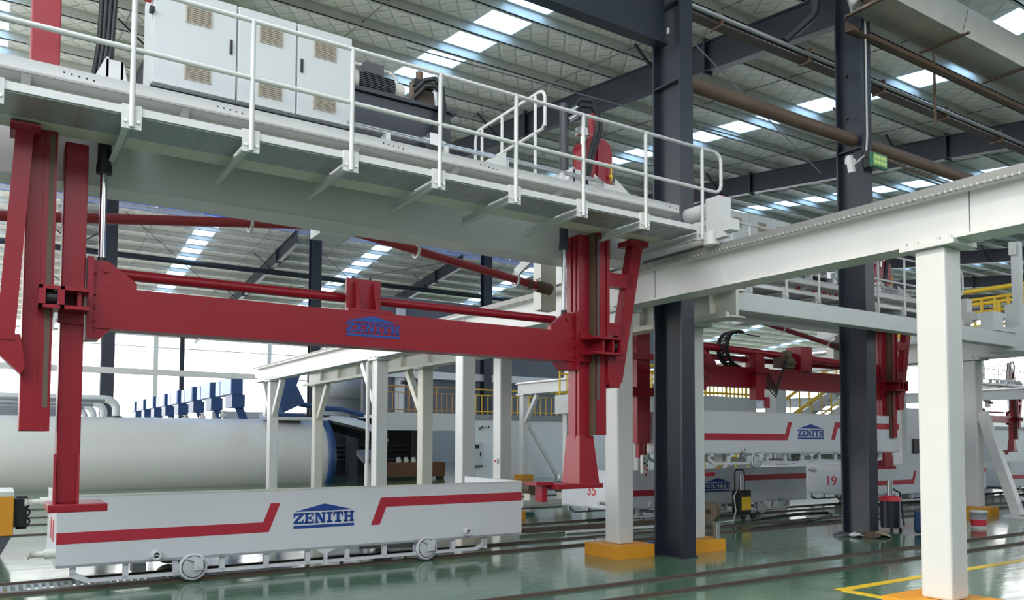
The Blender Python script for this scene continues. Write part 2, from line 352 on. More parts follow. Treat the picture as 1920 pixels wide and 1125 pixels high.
for x, s_ in ((4.12, 'behind the white pipes and left red mast'), (13.5, 'behind the middle of the red lifting beam'), (23.7, 'distant one left of the right red mast'), (33.5, 'far away behind the runway beams')):
    hcol(x-.26, x+.26, 39.0, 39.45, 13.2, 'navy steel ridge column '+s_, 'distant ridge columns')
hcol(22.95, 23.25, 8.4, 8.95, 10.3, 'navy steel column beyond the right edge of the view', G)
# longitudinal members at the valley line
solo('tie_beam', MB().ibeam((-2, 8.55, 7.95), (8.26, 8.55, 7.95), .2, .75, .025, .02), navy, 'dark navy tie beam joining the top of the tall front column', 'beam')
solo('strut_tube', MB().cyl((8.55, 8.6, 7.17), (13.0, 8.6, 7.17), .115, 14), rust, 'brown round strut between the two navy columns', 'strut')
solo('strut_tube', MB().cyl((13.3, 8.6, 7.17), (22.95, 8.6, 7.17), .115, 14), rust, 'brown round strut right of the floodlight column', 'strut')
t = thing('cable_tray', 'grimy cable tray with silver tubes crossing under the roof', 'tray', (22, 9.4, 8.85))
obj('channel', MB().box(8.9, 34, 9.32, 9.5, 8.86, 8.9).box(8.9, 34, 9.485, 9.5, 8.9, 8.99), mat('tray_brown', (.06, .045, .035), .6, var=.5, scale=5), t)
for i, y in enumerate((9.28, 9.36, 9.45)): obj('silver_tube', MB().cyl((8.9, y, 8.97+.04*i), (34, y, 8.97+.04*i), .04, 10), zinc, t)
for k in range(10): obj('clamp', MB().box(10.3+2.4*k, 10.34+2.4*k, 9.26, 9.54, 8.83, 9.1), rust, t)
t = thing('valley_gutter', 'wide zinc valley gutter in the top right corner', 'gutter', (29, 8.0, 9.1))
for k in range(12):
    x = 12.6+2.4*k
    obj('gutter_sheet', MB().prism([(7.5, 9.75), (7.53, 9.75), (7.66, 9.33), (8.3, 9.33), (8.42, 9.75), (8.45, 9.75), (8.33, 9.3), (7.63, 9.3)], 'x', x, x+2.38), gutz, t)
    obj('gutter_strap', MB().box(x-.03, x+.03, 7.5, 8.45, 9.27, 9.3), rust, t)
obj('edge_angle', MB().box(12.6, 41, 8.3, 8.45, 9.0, 9.02).box(12.6, 41, 8.43, 8.45, 9.0, 9.2), rust, t)
solo('corbel_beam', MB().ibeam((13.1, 8.4, 9.55), (13.1, 7.3, 9.75), .2, .4, .025, .02), rust, 'rust brown corbel beam at the head of the floodlight column', 'beam')
# tie rods and hangers in the roof
solo('tie_rod', MB().cyl((12.6, 9.0, 6.6), (10.9, 11.4, 10.3), .012, 6), greyd, 'thin diagonal tie rod left of the floodlight column', 'rod')
solo('tie_rod', MB().cyl((13.3, 8.9, 9.3), (16.5, 10.5, 9.0), .014, 6), greyd, 'thin diagonal tie rod right of the floodlight column', 'rod')
solo('hanger_rod', MB().box(16.35, 16.39, 8.9, 8.94, 8.3, 10.46), rust, 'short brown hanger bar under the valley gutter', 'rod')
solo('cross_cable', MB().cyl((6.6, 14, 9.4), (12.8, 10, 7.4), .014, 6), greyd, 'dark cable passing behind the tall front column', 'cable')
solo('cross_cable', MB().tube([(13.3, 9.2, 8.05), (16, 9.8, 7.75), (19, 10.2, 7.9), (22, 10.5, 8.3)], .025, 6), rust, 'slack brown cable right of the floodlight column', 'cable')
solo('drain_pipe', MB().tube([(12.4, 8.9, 10.0), (12.4, 8.95, 9.55), (12.36, 9.0, 9.45), (12.0, 9.3, 9.05)], .09, 12), navy, 'dark bent rainwater pipe left of the floodlight column head', 'pipe')
for k, (x0, y0, z0, x1, y1, z1) in enumerate(((14, 42, 12.5, 22, 52, 11.4), (22.5, 42, 12.3, 15, 53, 11.3), (5, 42, 12.6, 12, 54, 11.2))):
    solo('roof_bracing', MB().cyl((x0, y0, z0), (x1, y1, z1), .025, 5), greyd, ['thin bracing rod under the distant roof, going right', 'thin bracing rod under the distant roof, crossing the other', 'thin bracing rod under the distant roof behind the left mast'][k], 'rod')
solo('distant_strut', MB().cyl((-6, 46, 11.3), (36, 46, 11.3), .16, 8), navy, 'long dark strut under the distant roof above the red lifting beam', 'strut')
# open far side: eave posts and girts
for x, s_, mm in ((10.3, 'pale slim eave post, left of two behind the autoclave boxes', greyp), (12.2, 'dark slim eave post, right of two behind the autoclave boxes', navy), (19.0, 'pale slim eave post behind the white runway end', greyp), (28.5, 'pale slim eave post far behind the mezzanine', greyp)):
    solo('eave_post', MB().box(x-.17, x+.17, 66.2, 66.5, 0, 9.9), mm, s_, 'post')
for z, r_, s_ in ((9.55, .1, 'upper horizontal rail across the open far side'), (8.65, .05, 'thin horizontal wire rail across the open far side'), (6.6, .06, 'lower horizontal rail across the open far side')):
    solo('eave_rail', MB().cyl((-10, 66.3, z), (40, 66.3, z), r_, 6), greyp, s_, 'rail')

# ------------------------------------------------------------------ runway beams and white columns
def wcol(x, y, top, label, base=True, w_=.3, mat_=white, b=.72, braces=(), plate=True):
    t = thing('runway_column', label, 'column', (x+w_/2, y+w_/2, 0), 'white runway columns')
    z0 = .18 if base else 0
    obj('shaft', MB().box(x, x+w_, y, y+w_, z0, top-.05), mat_, t, bevel=.025)
    if base: obj('footing', MB().box(x+w_/2-b/2, x+w_/2+b/2, y+w_/2-b/2, y+w_/2+b/2, 0, .18), orange, t, 'orange painted concrete footing')
    if plate:
        obj('cap_plate', MB().box(x-.06, x+w_+.06, y-.12, y+w_+.12, top-.05, top), mat_, t)
        for s_ in (-.07, .04, w_-.04, w_+.07): obj('bolt', MB().cyl((x-.03, y+s_, top), (x-.03, y+s_, top+.035), .02, 6), greyp, t)
    for s_ in braces:
        yb = y-.85 if s_ < 0 else y+w_+.85; yc = y if s_ < 0 else y+w_
        obj('knee_brace', MB().beam((x+w_/2, yc, top-1.15), (x+w_/2, yb, top-.05), .16, .16, (1,0,0)), mat_, t)
    return t
def runway(x, y0, y1, zb, zt, label, stiff=False, rack=True, mat_=white, seams=()):
    t = thing('runway_beam', label, 'beam', (x+.15, (y0+y1)/2, zb), 'crane runway beams')
    obj('top_flange', MB().box(x-.04, x+.34, y0, y1, zt-.05, zt-.02), mat_, t); obj('bottom_flange', MB().box(x-.02, x+.32, y0, y1, zb, zb+.025), mat_, t)
    obj('web', MB().box(x+.12, x+.18, y0, y1, zb+.025, zt-.05), mat_, t)
    obj('rail_head', MB().box(x+.08, x+.2, y0, y1, zt-.02, zt+.03), steel, t)
    for y in seams: obj('seam', MB().box(x+.117, x+.12, y-.004, y+.004, zb+.025, zt-.05), greyd, t)
    if stiff:
        y = y0+.4
        while y < y1:
            obj('web_stiffener', MB().box(x, x+.3, y, y+.02, zb+.025, zt-.05), mat_, t); y += 1.55
        obj('cable_duct', MB().box(x-.1, x-.02, y0, y1, zb-.02, zb+.06), cream, t)
    if rack:
        mb = MB(); y = y0; n = 0
        mb.box(x-.045, x+.02, y0, y1, zt-.02, zt+.035)
        while y < min(y1, 12.5):
            mb.prism([(y, zt-.055), (y+.028, zt-.055), (y+.042, zt-.02), (y-.012, zt-.02)], 'x', x-.045, x-.005); y += .06
        k = obj('toothed_rack', mb, mat('rack_steel', (.3, .29, .27), .5, metal=.4), t); k['kind'] = 'stuff'
    return t
runway(7.6, 1.0, 28.3, 3.62, 4.12, 'long white runway beam with toothed rack crossing in front of the navy columns', seams=(3.9, 8.2, 13.6))
wcol(7.6, 4.08, 3.62, 'big white square column at the right on an orange footing', b=.8)
wcol(7.6, 8.86, 3.62, 'white square column on orange footing left of the tall navy column')
wcol(7.6, 13.45, 3.62, 'white column behind the car, right of the dark opening')
wcol(7.6, 17.6, 3.62, 'white column with a knee brace and pipe in the middle of the back row', braces=(1,))
wcol(7.6, 26.35, 3.62, 'white end column with two knee braces in front of the autoclave', braces=(-1, 1), base=False)
solo('down_pipe', MB().tube([(7.54, 17.98, 3.55), (7.54, 17.98, 0)], .045, 8), white, 'white drain pipe beside the knee braced middle column', 'pipe')
runway(8.97, 7.95, 26.9, 3.5, 3.95, 'cream second runway beam with web stiffeners behind the first', stiff=True, rack=False, mat_=cream)
wcol(8.97, 8.75, 3.5, 'white column peeking out right of the tall navy column', mat_=white)
wcol(8.97, 14.25, 3.5, 'white column behind the car end, next to the white wall')
wcol(8.97, 17.9, 3.5, 'cream column with a knee brace in front of the dark opening', braces=(1,), mat_=cream)
wcol(8.97, 25.9, 3.5, 'cream column with a knee brace in front of the autoclave ring', braces=(-1,), mat_=cream, base=False)
runway(18.9, 8.75, 28.8, 3.6, 4.1, 'third white runway beam in the right bay, ending beyond the red mast', rack=False)
t = wcol(18.9, 9.5, 3.6, 'white column with a slanted prop behind the near right column', b=.7)
obj('prop', MB().beam((19.05, 9.45, 2.35), (19.05, 8.72, .04), .2, .2, (1,0,0)), white, t); obj('prop_foot', MB().box(18.8, 19.3, 8.5, 8.95, 0, .05), white, t)
wcol(18.9, 18.6, 3.6, 'white column of the third runway hidden behind the navy column')
wcol(18.9, 28.2, 3.6, 'white end column with brace left of the right red mast', braces=(-1,), b=.6)
solo('diagonal_prop', MB().beam((19.32, 28.4, 2.3), (20.9, 28.4, 0), .14, .14), white, 'thin white diagonal prop against the white wall', 'prop')
solo('bay_tie_beam', MB().box(9.2, 18.3, 8.0, 8.22, 3.62, 3.9), greyp, 'pale grey box beam crossing the right bay between the runways', 'beam', bevel=.01)
solo('end_tie_beam', MB().box(-8, 7.5, 27.8, 28.05, 3.72, 3.9), white, 'white horizontal beam in front of the open far side', 'beam')
runway(39.2, 9, 34, 3.6, 4.1, 'distant pale runway beam at the far right', rack=False, mat_=greyp)
wcol(39.2, 17.2, 3.6, 'distant pale column under the far right runway', base=False, mat_=greyp)

# ------------------------------------------------------------------ overhead crane (bridge)
def arc(c, r, a0, a1, n, plane):
    out = []
    for i in range(n+1):
        a = math.radians(a0+(a1-a0)*i/n); u_, v_ = r*math.cos(a), r*math.sin(a)
        out.append((c[0]+u_, c[1], c[2]+v_) if plane == 'xz' else ((c[0], c[1]+u_, c[2]+v_) if plane == 'yz' else (c[0]+u_, c[1]+v_, c[2])))
    return out
def build_crane(label):
    t = thing('overhead_crane', label, 'crane', (3.5, 8.6, 4.1), 'overhead cranes')
    gd = obj('girder', MB().box(-1.6, 7.0, 8.36, 8.7, 4.08, 4.79), white, t)
    obj('bottom_flange', MB().box(-1.6, 7.0, 8.335, 8.725, 4.06, 4.085), white, gd); obj('web_plate', MB().box(6.62, 6.65, 8.1, 8.36, 4.06, 4.7), white, gd)
    ub = obj('walkway_beam', MB().box(-1.6, 7.45, 7.62, 7.95, 4.35, 4.7), cream, t)
    ch = obj('edge_channel', MB().box(-1.6, 7.42, 7.42, 7.44, 4.64, 4.755).box(-1.6, 7.42, 7.42, 7.66, 4.64, 4.66), white, t)
    for x in (.1, 1.32, 2.95, 4.1, 5.5, 6.9):
        obj('channel_bracket', MB().prism([(7.44, 4.64), (7.62, 4.64), (7.62, 4.54)], 'x', x, x+.07), white, ch)
        if int(x*10) % 2 or True:
            for j in range(5): obj('bolt_hole', MB().cyl((x+.3+.055*j, 7.4195, 4.71-.004*j), (x+.3+.055*j, 7.42, 4.71-.004*j), .009, 6), black, ch)
    obj('deck_plate', MB().box(-1.6, 7.42, 7.44, 7.95, 4.735, 4.75).box(-1.6, 7.0, 8.36, 9.2, 4.79, 4.8), greyp, t)
    # walkway: fascia, grating panels, brackets
    obj('fascia', MB().box(-1.6, 7.5, 7.08, 7.1, 4.345, 4.41), white, t)
    PX = [-1.04, -.085, .87, 1.83, 2.76, 3.70, 4.62, 5.54, 6.49, 7.45]
    for a, b in zip(PX[:-1], PX[1:]):
        g = MB().box(a+.03, b-.03, 7.1, 7.62, 4.335, 4.345)
        for k in range(4): g.box(a+.16+(b-a)*.22*k, a+.165+(b-a)*.22*k, 7.1, 7.62, 4.332, 4.335)
        obj('grating_panel', g, zinc, t)
    for x in PX:
        obj('walkway_bracket', MB().box(x-.01, x+.0, 7.1, 8.2, 4.235, 4.335).box(x-.06, x+.0, 7.1, 8.2, 4.235, 4.243), greyp, t)
        obj('post_plate', MB().box(x-.075, x+.075, 7.06, 7.08, 4.22, 4.42), white, t)
        for s_ in (-.05, .05): obj('plate_bolt', MB().cyl((x+s_, 7.06, 4.28), (x+s_, 7.045, 4.28), .014, 6), steel, t)
    # railing
    rl = obj('railing', MB().tube([(-1.6, 7.05, 5.4), (7.68, 7.05, 5.4)]+arc((7.68, 7.05, 5.28), .12, 90, 0, 5, 'xz')+arc((7.68, 7.05, 5.0), .12, 0, -90, 5, 'xz')+[(-1.6, 7.05, 4.88)], .022, 8), white, t)
    for x in PX: obj('railing_post', MB().cyl((x, 7.045, 4.23), (x, 7.045, 5.4), .022, 8), white, rl)
    # cross railing over the deck at the right
    X = 5.36
    cr_ = obj('railing', MB().tube([(X, 7.55, 5.4)]+arc((X, 7.67, 5.73), .12, 180, 90, 5, 'yz')+[(X, 9.05, 5.85)]+arc((X, 9.05, 5.73), .12, 90, 0, 5, 'yz')+[(X, 9.17, 4.85)], .02, 8), white, t)
    obj('railing_bar', MB().tube([(X, 7.55, 5.45), (X, 7.6, 5.38), (X, 9.17, 5.35)], .02, 8), white, cr_)
    for y in (7.75, 8.5, 9.0): obj('railing_post', MB().cyl((X, y, 4.8), (X, y, 5.85), .02, 8), white, cr_)
    # guide masts (fixed) with dark guide strips
    ml = obj('guide_mast', MB().box(.17, .39, 7.87, 8.25, 1.75, 6.3), red, t, bevel=.01)
    obj('guide_strip', MB().box(.335, .375, 7.855, 7.87, 1.95, 4.32), rust, ml); obj('edge_plate', MB().box(.3, .395, 7.86, 7.87, 1.75, 4.35), red, ml)
    
    mr = obj('guide_mast', MB().box(6.42, 6.56, 7.87, 8.25, 1.75, 4.35), red, t, bevel=.01)
    obj('guide_strip', MB().box(6.38, 6.42, 7.9, 8.2, 1.75, 4.35), rust, mr); obj('edge_plate', MB().box(6.555, 6.6, 7.85, 8.0, 2.4, 4.35), red, mr)
    obj('rail_strip', MB().box(6.405, 6.43, 7.855, 7.87, 2.2, 4.3), greyd, mr)
    # slanted side braces of the masts
    def brace(xm, sgn):
        b = obj('mast_brace', MB().beam((xm+sgn*.55, 7.95, 4.26), (xm+sgn*.19, 7.95, 2.45), .17, .14, (0,1,0)), red, t)
        obj('brace_strut', MB().box(min(xm, xm+sgn*.46), max(xm, xm+sgn*.46), 7.88, 8.02, 3.68, 3.86), red, b)
        obj('brace_strut', MB().box(min(xm, xm+sgn*.32), max(xm, xm+sgn*.32), 7.88, 8.02, 3.04, 3.2), red, b)
        obj('brace_block', MB().prism([(xm, 2.72), (xm+sgn*.24, 2.72), (xm+sgn*.24, 2.5), (xm+sgn*.19, 2.36), (xm+sgn*.04, 2.36), (xm, 2.46)], 'y', 7.84, 8.1), red, b)
        obj('brace_head', MB().box(xm+sgn*.55-.16, xm+sgn*.55+.16, 7.84, 8.1, 4.26, 4.33), red, b)
    brace(6.56, 1)
    lb = obj('mast_brace', MB().beam((.145, 7.78, 4.28), (.055, 7.78, 2.5), .13, .14, (0,1,0)), red, t)
    obj('brace_block', MB().prism([(-.01, 2.55), (.16, 2.55), (.2, 2.28), (.17, 2.22), (-.01, 2.4)], 'y', 7.72, 7.9), red, lb); obj('head_plate', MB().box(.04, .26, 7.7, 7.95, 4.25, 4.33), red, lb)
    # lifting cylinders
    for x, m_ in ((.78, black), (6.05, dark)):
        c = obj('hydraulic_cylinder', MB().cyl((x, 8.1, 4.16), (x, 8.1, 6.02), .058, 14), m_, t)
        obj('piston_rod', MB().cyl((x, 8.1, 3.32), (x, 8.1, 4.16), .03, 12), rod, c); obj('rod_eye', MB().cyl((x, 8.1, 3.22), (x, 8.1, 3.34), .038, 10), black, c)
        obj('gland', MB().cyl((x, 8.1, 4.12), (x, 8.1, 4.2), .066, 14), m_, c)
        s_ = obj('cylinder_seat', MB().prism([(x-.17, 4.8), (x+.17, 4.8), (x+.11, 5.1), (x-.04, 5.1)], 'y', 7.86, 7.88).prism([(x-.17, 4.8), (x+.17, 4.8), (x+.11, 5.1), (x-.04, 5.1)], 'y', 8.3, 8.32).box(x-.2, x+.22, 7.82, 8.34, 4.79, 4.81).box(x-.03, x-.01, 7.86, 8.32, 4.8, 5.12).box(x+.09, x+.11, 7.86, 8.32, 4.8, 5.1), white, t)
    # cable bundle at the left cylinder
    for k in range(4): obj('hose', MB().tube([(.66+.035*k, 8.0, 4.95), (.7+.035*k, 8.0, 5.3), (.73+.04*k, 8.02, 6.2)], .022, 6), black, t)
    # red reservoir with pole at the right
    rs = obj('reservoir', MB().prism([(6.45, 4.95), (6.87, 4.95), (6.87, 5.56), (6.84, 5.64), (6.76, 5.69), (6.56, 5.69), (6.48, 5.64), (6.45, 5.56)], 'y', 8.15, 8.4), red, t, bevel=.03)
    obj('reservoir_pole', MB().box(6.62, 6.71, 8.22, 8.31, 5.6, 6.08), red, rs); obj('reservoir_rib', MB().box(6.63, 6.68, 8.12, 8.15, 4.95, 5.69), red, rs)
    obj('gauge', MB().cyl((6.84, 8.1, 5.15), (6.84, 8.1, 5.4), .012, 6).box(6.82, 6.86, 8.09, 8.13, 5.2, 5.24), yellow, rs)
    s_ = obj('reservoir_seat', MB().box(6.3, 6.9, 7.9, 7.92, 4.8, 5.02).prism([(7.6, 4.8), (7.92, 4.8), (7.92, 5.12)], 'x', 6.4, 6.42).prism([(7.6, 4.8), (7.92, 4.8), (7.92, 5.12)], 'x', 6.75, 6.77), white, t)
    for k, (dx, top) in enumerate(((0, 6.1), (.05, 6.02))):
        obj('hose', MB().tube([(6.1, 8.05, 5.92-.1*k), (6.25, 8.02, top), (6.42, 8.0, top+.02), (6.52+dx, 8.0, top-.12), (6.52+dx, 8.0, 5.75), (6.4+dx, 7.98, 5.45), (6.3+dx, 7.96, 5.15), (6.27+dx, 7.96, 4.9)], .03, 8), black, t)
        obj('hose_fitting', MB().cyl((6.08, 8.05, 5.9-.1*k), (6.2, 8.03, 5.99-.1*k), .036, 8), steel, t)
    obj('valve', MB().box(6.2, 6.32, 7.95, 8.05, 5.62, 5.72).cyl((6.26, 8, 5.5), (6.26, 8, 5.62), .02, 8).cyl((6.15, 8, 5.66), (6.4, 8, 5.66), .014, 6), steel, t)
    # hydraulic lines along the deck
    for k in range(2): obj('hydraulic_line', MB().cyl((3.0, 7.72+.07*k, 4.95+.05*k), (6.4, 7.72+.07*k, 4.95+.05*k), .018, 8), steel, t)
    for x in (3.4, 4.1, 4.9, 5.7): obj('pipe_clip', MB().box(x, x+.04, 7.68, 7.84, 4.74, 4.94), white, t)
    obj('deck_bracket', MB().prism([(4.5, 4.79), (4.85, 4.79), (4.85, 5.0)], 'y', 7.6, 7.9), white, t)
    # drive shaft behind the girder
    sh = obj('drive_shaft', MB().cyl((-1.4, 9.3, 3.72), (3.35, 9.3, 4.3), .055, 12).cyl((3.45, 9.3, 4.3), (6.62, 9.3, 3.87), .055, 12), mat('shaft_red', (.33, .03, .035), .45), t)
    obj('universal_joint', MB().cyl((6.45, 9.3, 3.89), (6.7, 9.3, 3.86), .085, 10).cyl((6.3, 9.3, 3.91), (6.36, 9.3, 3.9), .075, 10), rust, sh)
    obj('gearbox', MB().box(3.2, 3.6, 9.15, 9.5, 4.15, 4.42), greyp, sh)
    for x, z in ((.6, 3.97), (2.42, 4.18), (4.55, 4.15), (6.1, 3.94)):
        hg = MB(); pts = arc((x, 9.3, z), .095, 0, 330, 14, 'yz'); hg.tube(pts, .02, 6); hg.beam((x, 9.3, z+.09), (x, 8.74, 4.25), .03, .13); hg.box(x-.02, x+.02, 8.7, 8.78, 4.1, 4.4)
        obj('shaft_hanger', hg, white, sh)
    # end carriage on the runway
    ec = obj('end_carriage', MB().box(7.58, 7.92, 6.95, 10.6, 4.2, 4.52), white, t, bevel=.012)
    obj('carriage_plate', MB().box(7.0, 7.6, 8.3, 8.75, 4.16, 4.79), white, ec)
    for y in (7.15, 10.3): obj('carriage_wheel', MB().cyl((7.68, y, 4.29), (7.82, y, 4.29), .14, 16), steel, ec)
    for y in (7.2, 10.15):
        dv = obj('drive_motor', MB().cyl((7.66, y-.1, 4.66), (7.66, y+.3, 4.66), .1, 14).cyl((7.66, y-.16, 4.66), (7.66, y-.1, 4.66), .115, 14), greyp, ec)
        obj('drive_gearbox', MB().box(7.5, 7.72, y-.38, y-.16, 4.3, 4.75).box(7.46, 7.56, y-.52, y-.36, 4.2, 4.44).cyl((7.5, y-.26, 4.14), (7.5, y-.26, 4.3), .1, 12).box(7.44, 7.6, y-.62, y-.5, 4.26, 4.4), white, ec)
    pb = obj('far_gear_plate', MB().box(6.68, 6.95, 9.5, 9.7, 3.6, 4.55).box(6.62, 6.7, 9.42, 9.6, 4.05, 4.35).cyl((6.62, 9.4, 4.3), (6.62, 9.4, 4.45), .05, 8), cream, t)
    return t
def build_frame(label, logo=True):
    t = thing('lifting_frame', label, 'lifting frame', (3.4, 8.1, 1.06), 'red lifting frames')
    bm = obj('crossbeam', MB().box(.7, 6.16, 8.0, 8.24, 2.7, 3.06), red, t, bevel=.008)
    obj('lower_lip', MB().box(.7, 6.16, 7.985, 8.25, 2.68, 2.705), red, bm)
    for x, s_ in ((.66, 1), (6.15, -1)):
        obj('end_plate', MB().box(x, x+.05, 7.97, 8.32, 2.58, 3.32), red, bm)
        x2 = x+.05 if s_ > 0 else x
        obj('top_gusset', MB().prism([(x2, 3.06), (x2, 3.3), (x2+s_*.12, 3.3), (x2+s_*.36, 3.12), (x2+s_*.36, 3.06)], 'y', 8.02, 8.1), red, bm)
        obj('bottom_gusset', MB().prism([(x2, 2.7), (x2+s_*.17, 2.7), (x2+s_*.06, 2.58), (x2, 2.58)], 'y', 8.0, 8.28), red, bm)
        for z in (2.75, 2.87, 2.99, 3.18): obj('bolt', MB().cyl((x2, 7.98, z), (x2+s_*.02, 7.98, z), .015, 6), red, bm)
        obj('pin', MB().cyl((x2+s_*.1, 8.0, 3.22), (x2+s_*.1, 8.02, 3.22), .03, 10), red, bm)
    obj('sync_pipe', MB().cyl((.72, 8.4, 3.26), (6.12, 8.4, 3.26), .052, 12), red, t)
    pl = obj('pedestal', MB().box(3.16, 3.56, 8.16, 8.2, 3.08, 3.44).prism([(8.02, 3.08), (8.16, 3.08), (8.16, 3.4), (8.12, 3.4)], 'x', 3.24, 3.27).prism([(8.02, 3.08), (8.16, 3.08), (8.16, 3.4), (8.12, 3.4)], 'x', 3.45, 3.48), red, t)
    obj('pedestal_base', MB().box(3.12, 3.64, 8.0, 8.3, 3.06, 3.09), red, pl)
    for x in (3.24, 3.44): obj('stud', MB().cyl((x, 8.18, 3.44), (x, 8.18, 3.47), .014, 6), black, pl)
    if logo: obj('logo', zenith(3.1, 3.72, 2.79, 3.02, 7.998), blue, bm, 'blue ZENITH lettering under a roof shape')
    # legs with hook feet
    lg = obj('leg', MB().box(.46, .645, 8.0, 8.26, 1.12, 4.33), red, t, bevel=.01)
    ft = obj('foot', MB().box(.40, .86, 7.86, 8.4, 1.05, 1.12), red, t, bevel=.008)
    for x in (.44, .62): obj('foot_rib', MB().prism([(7.92, 1.12), (8.0, 1.12), (8.0, 1.55), (7.97, 1.55)], 'x', x, x+.02), red, ft)
    lr = obj('leg', MB().box(6.22, 6.41, 8.0, 8.24, 1.12, 4.33), red, t, bevel=.01)
    obj('leg_seam', MB().box(6.205, 6.22, 8.06, 8.09, 1.2, 4.3), red, lr); obj('leg_flange', MB().box(6.2, 6.22, 8.15, 8.24, 2.9, 4.3), red, lr)
    fr = obj('foot', MB().box(5.8, 6.53, 7.9, 8.34, 1.08, 1.14), red, t, bevel=.006)
    sk = MB(); b0 = [(6.17, 7.93), (6.49, 7.93), (6.49, 8.3), (6.17, 8.3)]; b1 = [(6.21, 7.98), (6.43, 7.98), (6.43, 8.26), (6.21, 8.26)]
    sk.add([(a[0], a[1], 1.14) for a in b0]+[(a[0], a[1], 1.74) for a in b1], [(3,2,1,0),(4,5,6,7),(0,1,5,4),(1,2,6,5),(2,3,7,6),(3,0,4,7)])
    obj('foot_skirt', sk, red, fr)
    obj('hook', MB().box(5.68, 5.76, 8.05, 8.2, .92, 1.14).box(5.56, 5.82, 8.0, 8.26, 1.13, 1.165), red, fr)
    # roller clamps that run on the masts
    c = obj('roller_clamp', MB().box(.28, .66, 7.7, 7.98, 2.95, 2.98).box(.28, .66, 7.7, 7.98, 2.79, 2.82).box(.28, .31, 7.7, 7.98, 2.79, 2.98).box(.44, .47, 7.7, 7.98, 2.79, 2.98).box(.57, .6, 7.76, 7.98, 2.79, 2.98).box(.28, .33, 7.69, 7.71, 2.82, 2.95).box(.42, .47, 7.69, 7.71, 2.82, 2.95), red, t)
    obj('roller', MB().cyl((.34, 7.79, 2.885), (.42, 7.79, 2.885), .06, 12), black, c); obj('lower_plate', MB().box(.44, .64, 7.97, 8.0, 2.7, 2.79), red, c)
    c = obj('roller_clamp', MB().box(6.2, 6.66, 7.66, 7.98, 2.95, 2.98).box(6.2, 6.66, 7.66, 7.98, 2.76, 2.79).box(6.36, 6.39, 7.7, 7.98, 2.76, 2.98).box(6.5, 6.53, 7.68, 7.98, 2.76, 2.98).box(6.62, 6.66, 7.66, 7.98, 2.76, 2.98).box(6.2, 6.38, 7.95, 8.0, 2.68, 3.04), red, t)
    obj('roller', MB().cyl((6.54, 7.76, 2.87), (6.61, 7.76, 2.87), .06, 12), black, c)
    return t
def build_cabinets():
    out = []
    for k in range(3):
        x0 = (1.13, 1.9, 2.495)[k]; x1 = (1.895, 2.49, 3.09)[k]; v0 = (.28, .2, .17)[k]
        t = thing('electrical_cabinet', ['grey electrical cabinet on the front crane, leftmost of three', 'grey electrical cabinet on the front crane, middle of three', 'grey electrical cabinet on the front crane, next to the hydraulic tank'][k], 'cabinet', ((x0+x1)/2, 8.15, 4.79), 'cabinets on the front crane')
        obj('body', MB().box(x0, x1, 7.93, 8.42, 5.0, 5.96), greyp, t)
        obj('plinth', MB().box(x0, x1, 7.98, 8.4, 4.74, 5.0), dark, t)
        d = obj('door', MB().box(x0+.006, x1-.006, 7.9, 7.93, 5.005, 5.955), mat('cabinet_grey', (.56, .58, .58), .35, var=.03), t, bevel=.006)
        for z in (5.1, 5.65):
            obj('vent_frame', MB().box(x0+v0, x0+v0+.25, 7.893, 7.9, z, z+.19), mat('vent_beige', (.5, .46, .4), .5), d)
            lv = MB()
            for j in range(9): lv.box(x0+v0+.015, x0+v0+.235, 7.886, 7.893, z+.012+.0195*j, z+.012+.0195*j+.011)
            obj('vent_louvres', lv, brass, d)
        if k != 1: obj('handle', MB().box((x1-.07) if k == 0 else x0+.035, (x1-.045) if k == 0 else x0+.06, 7.885, 7.9, 5.45, 5.59), black, d)
        out.append(t)
    return out
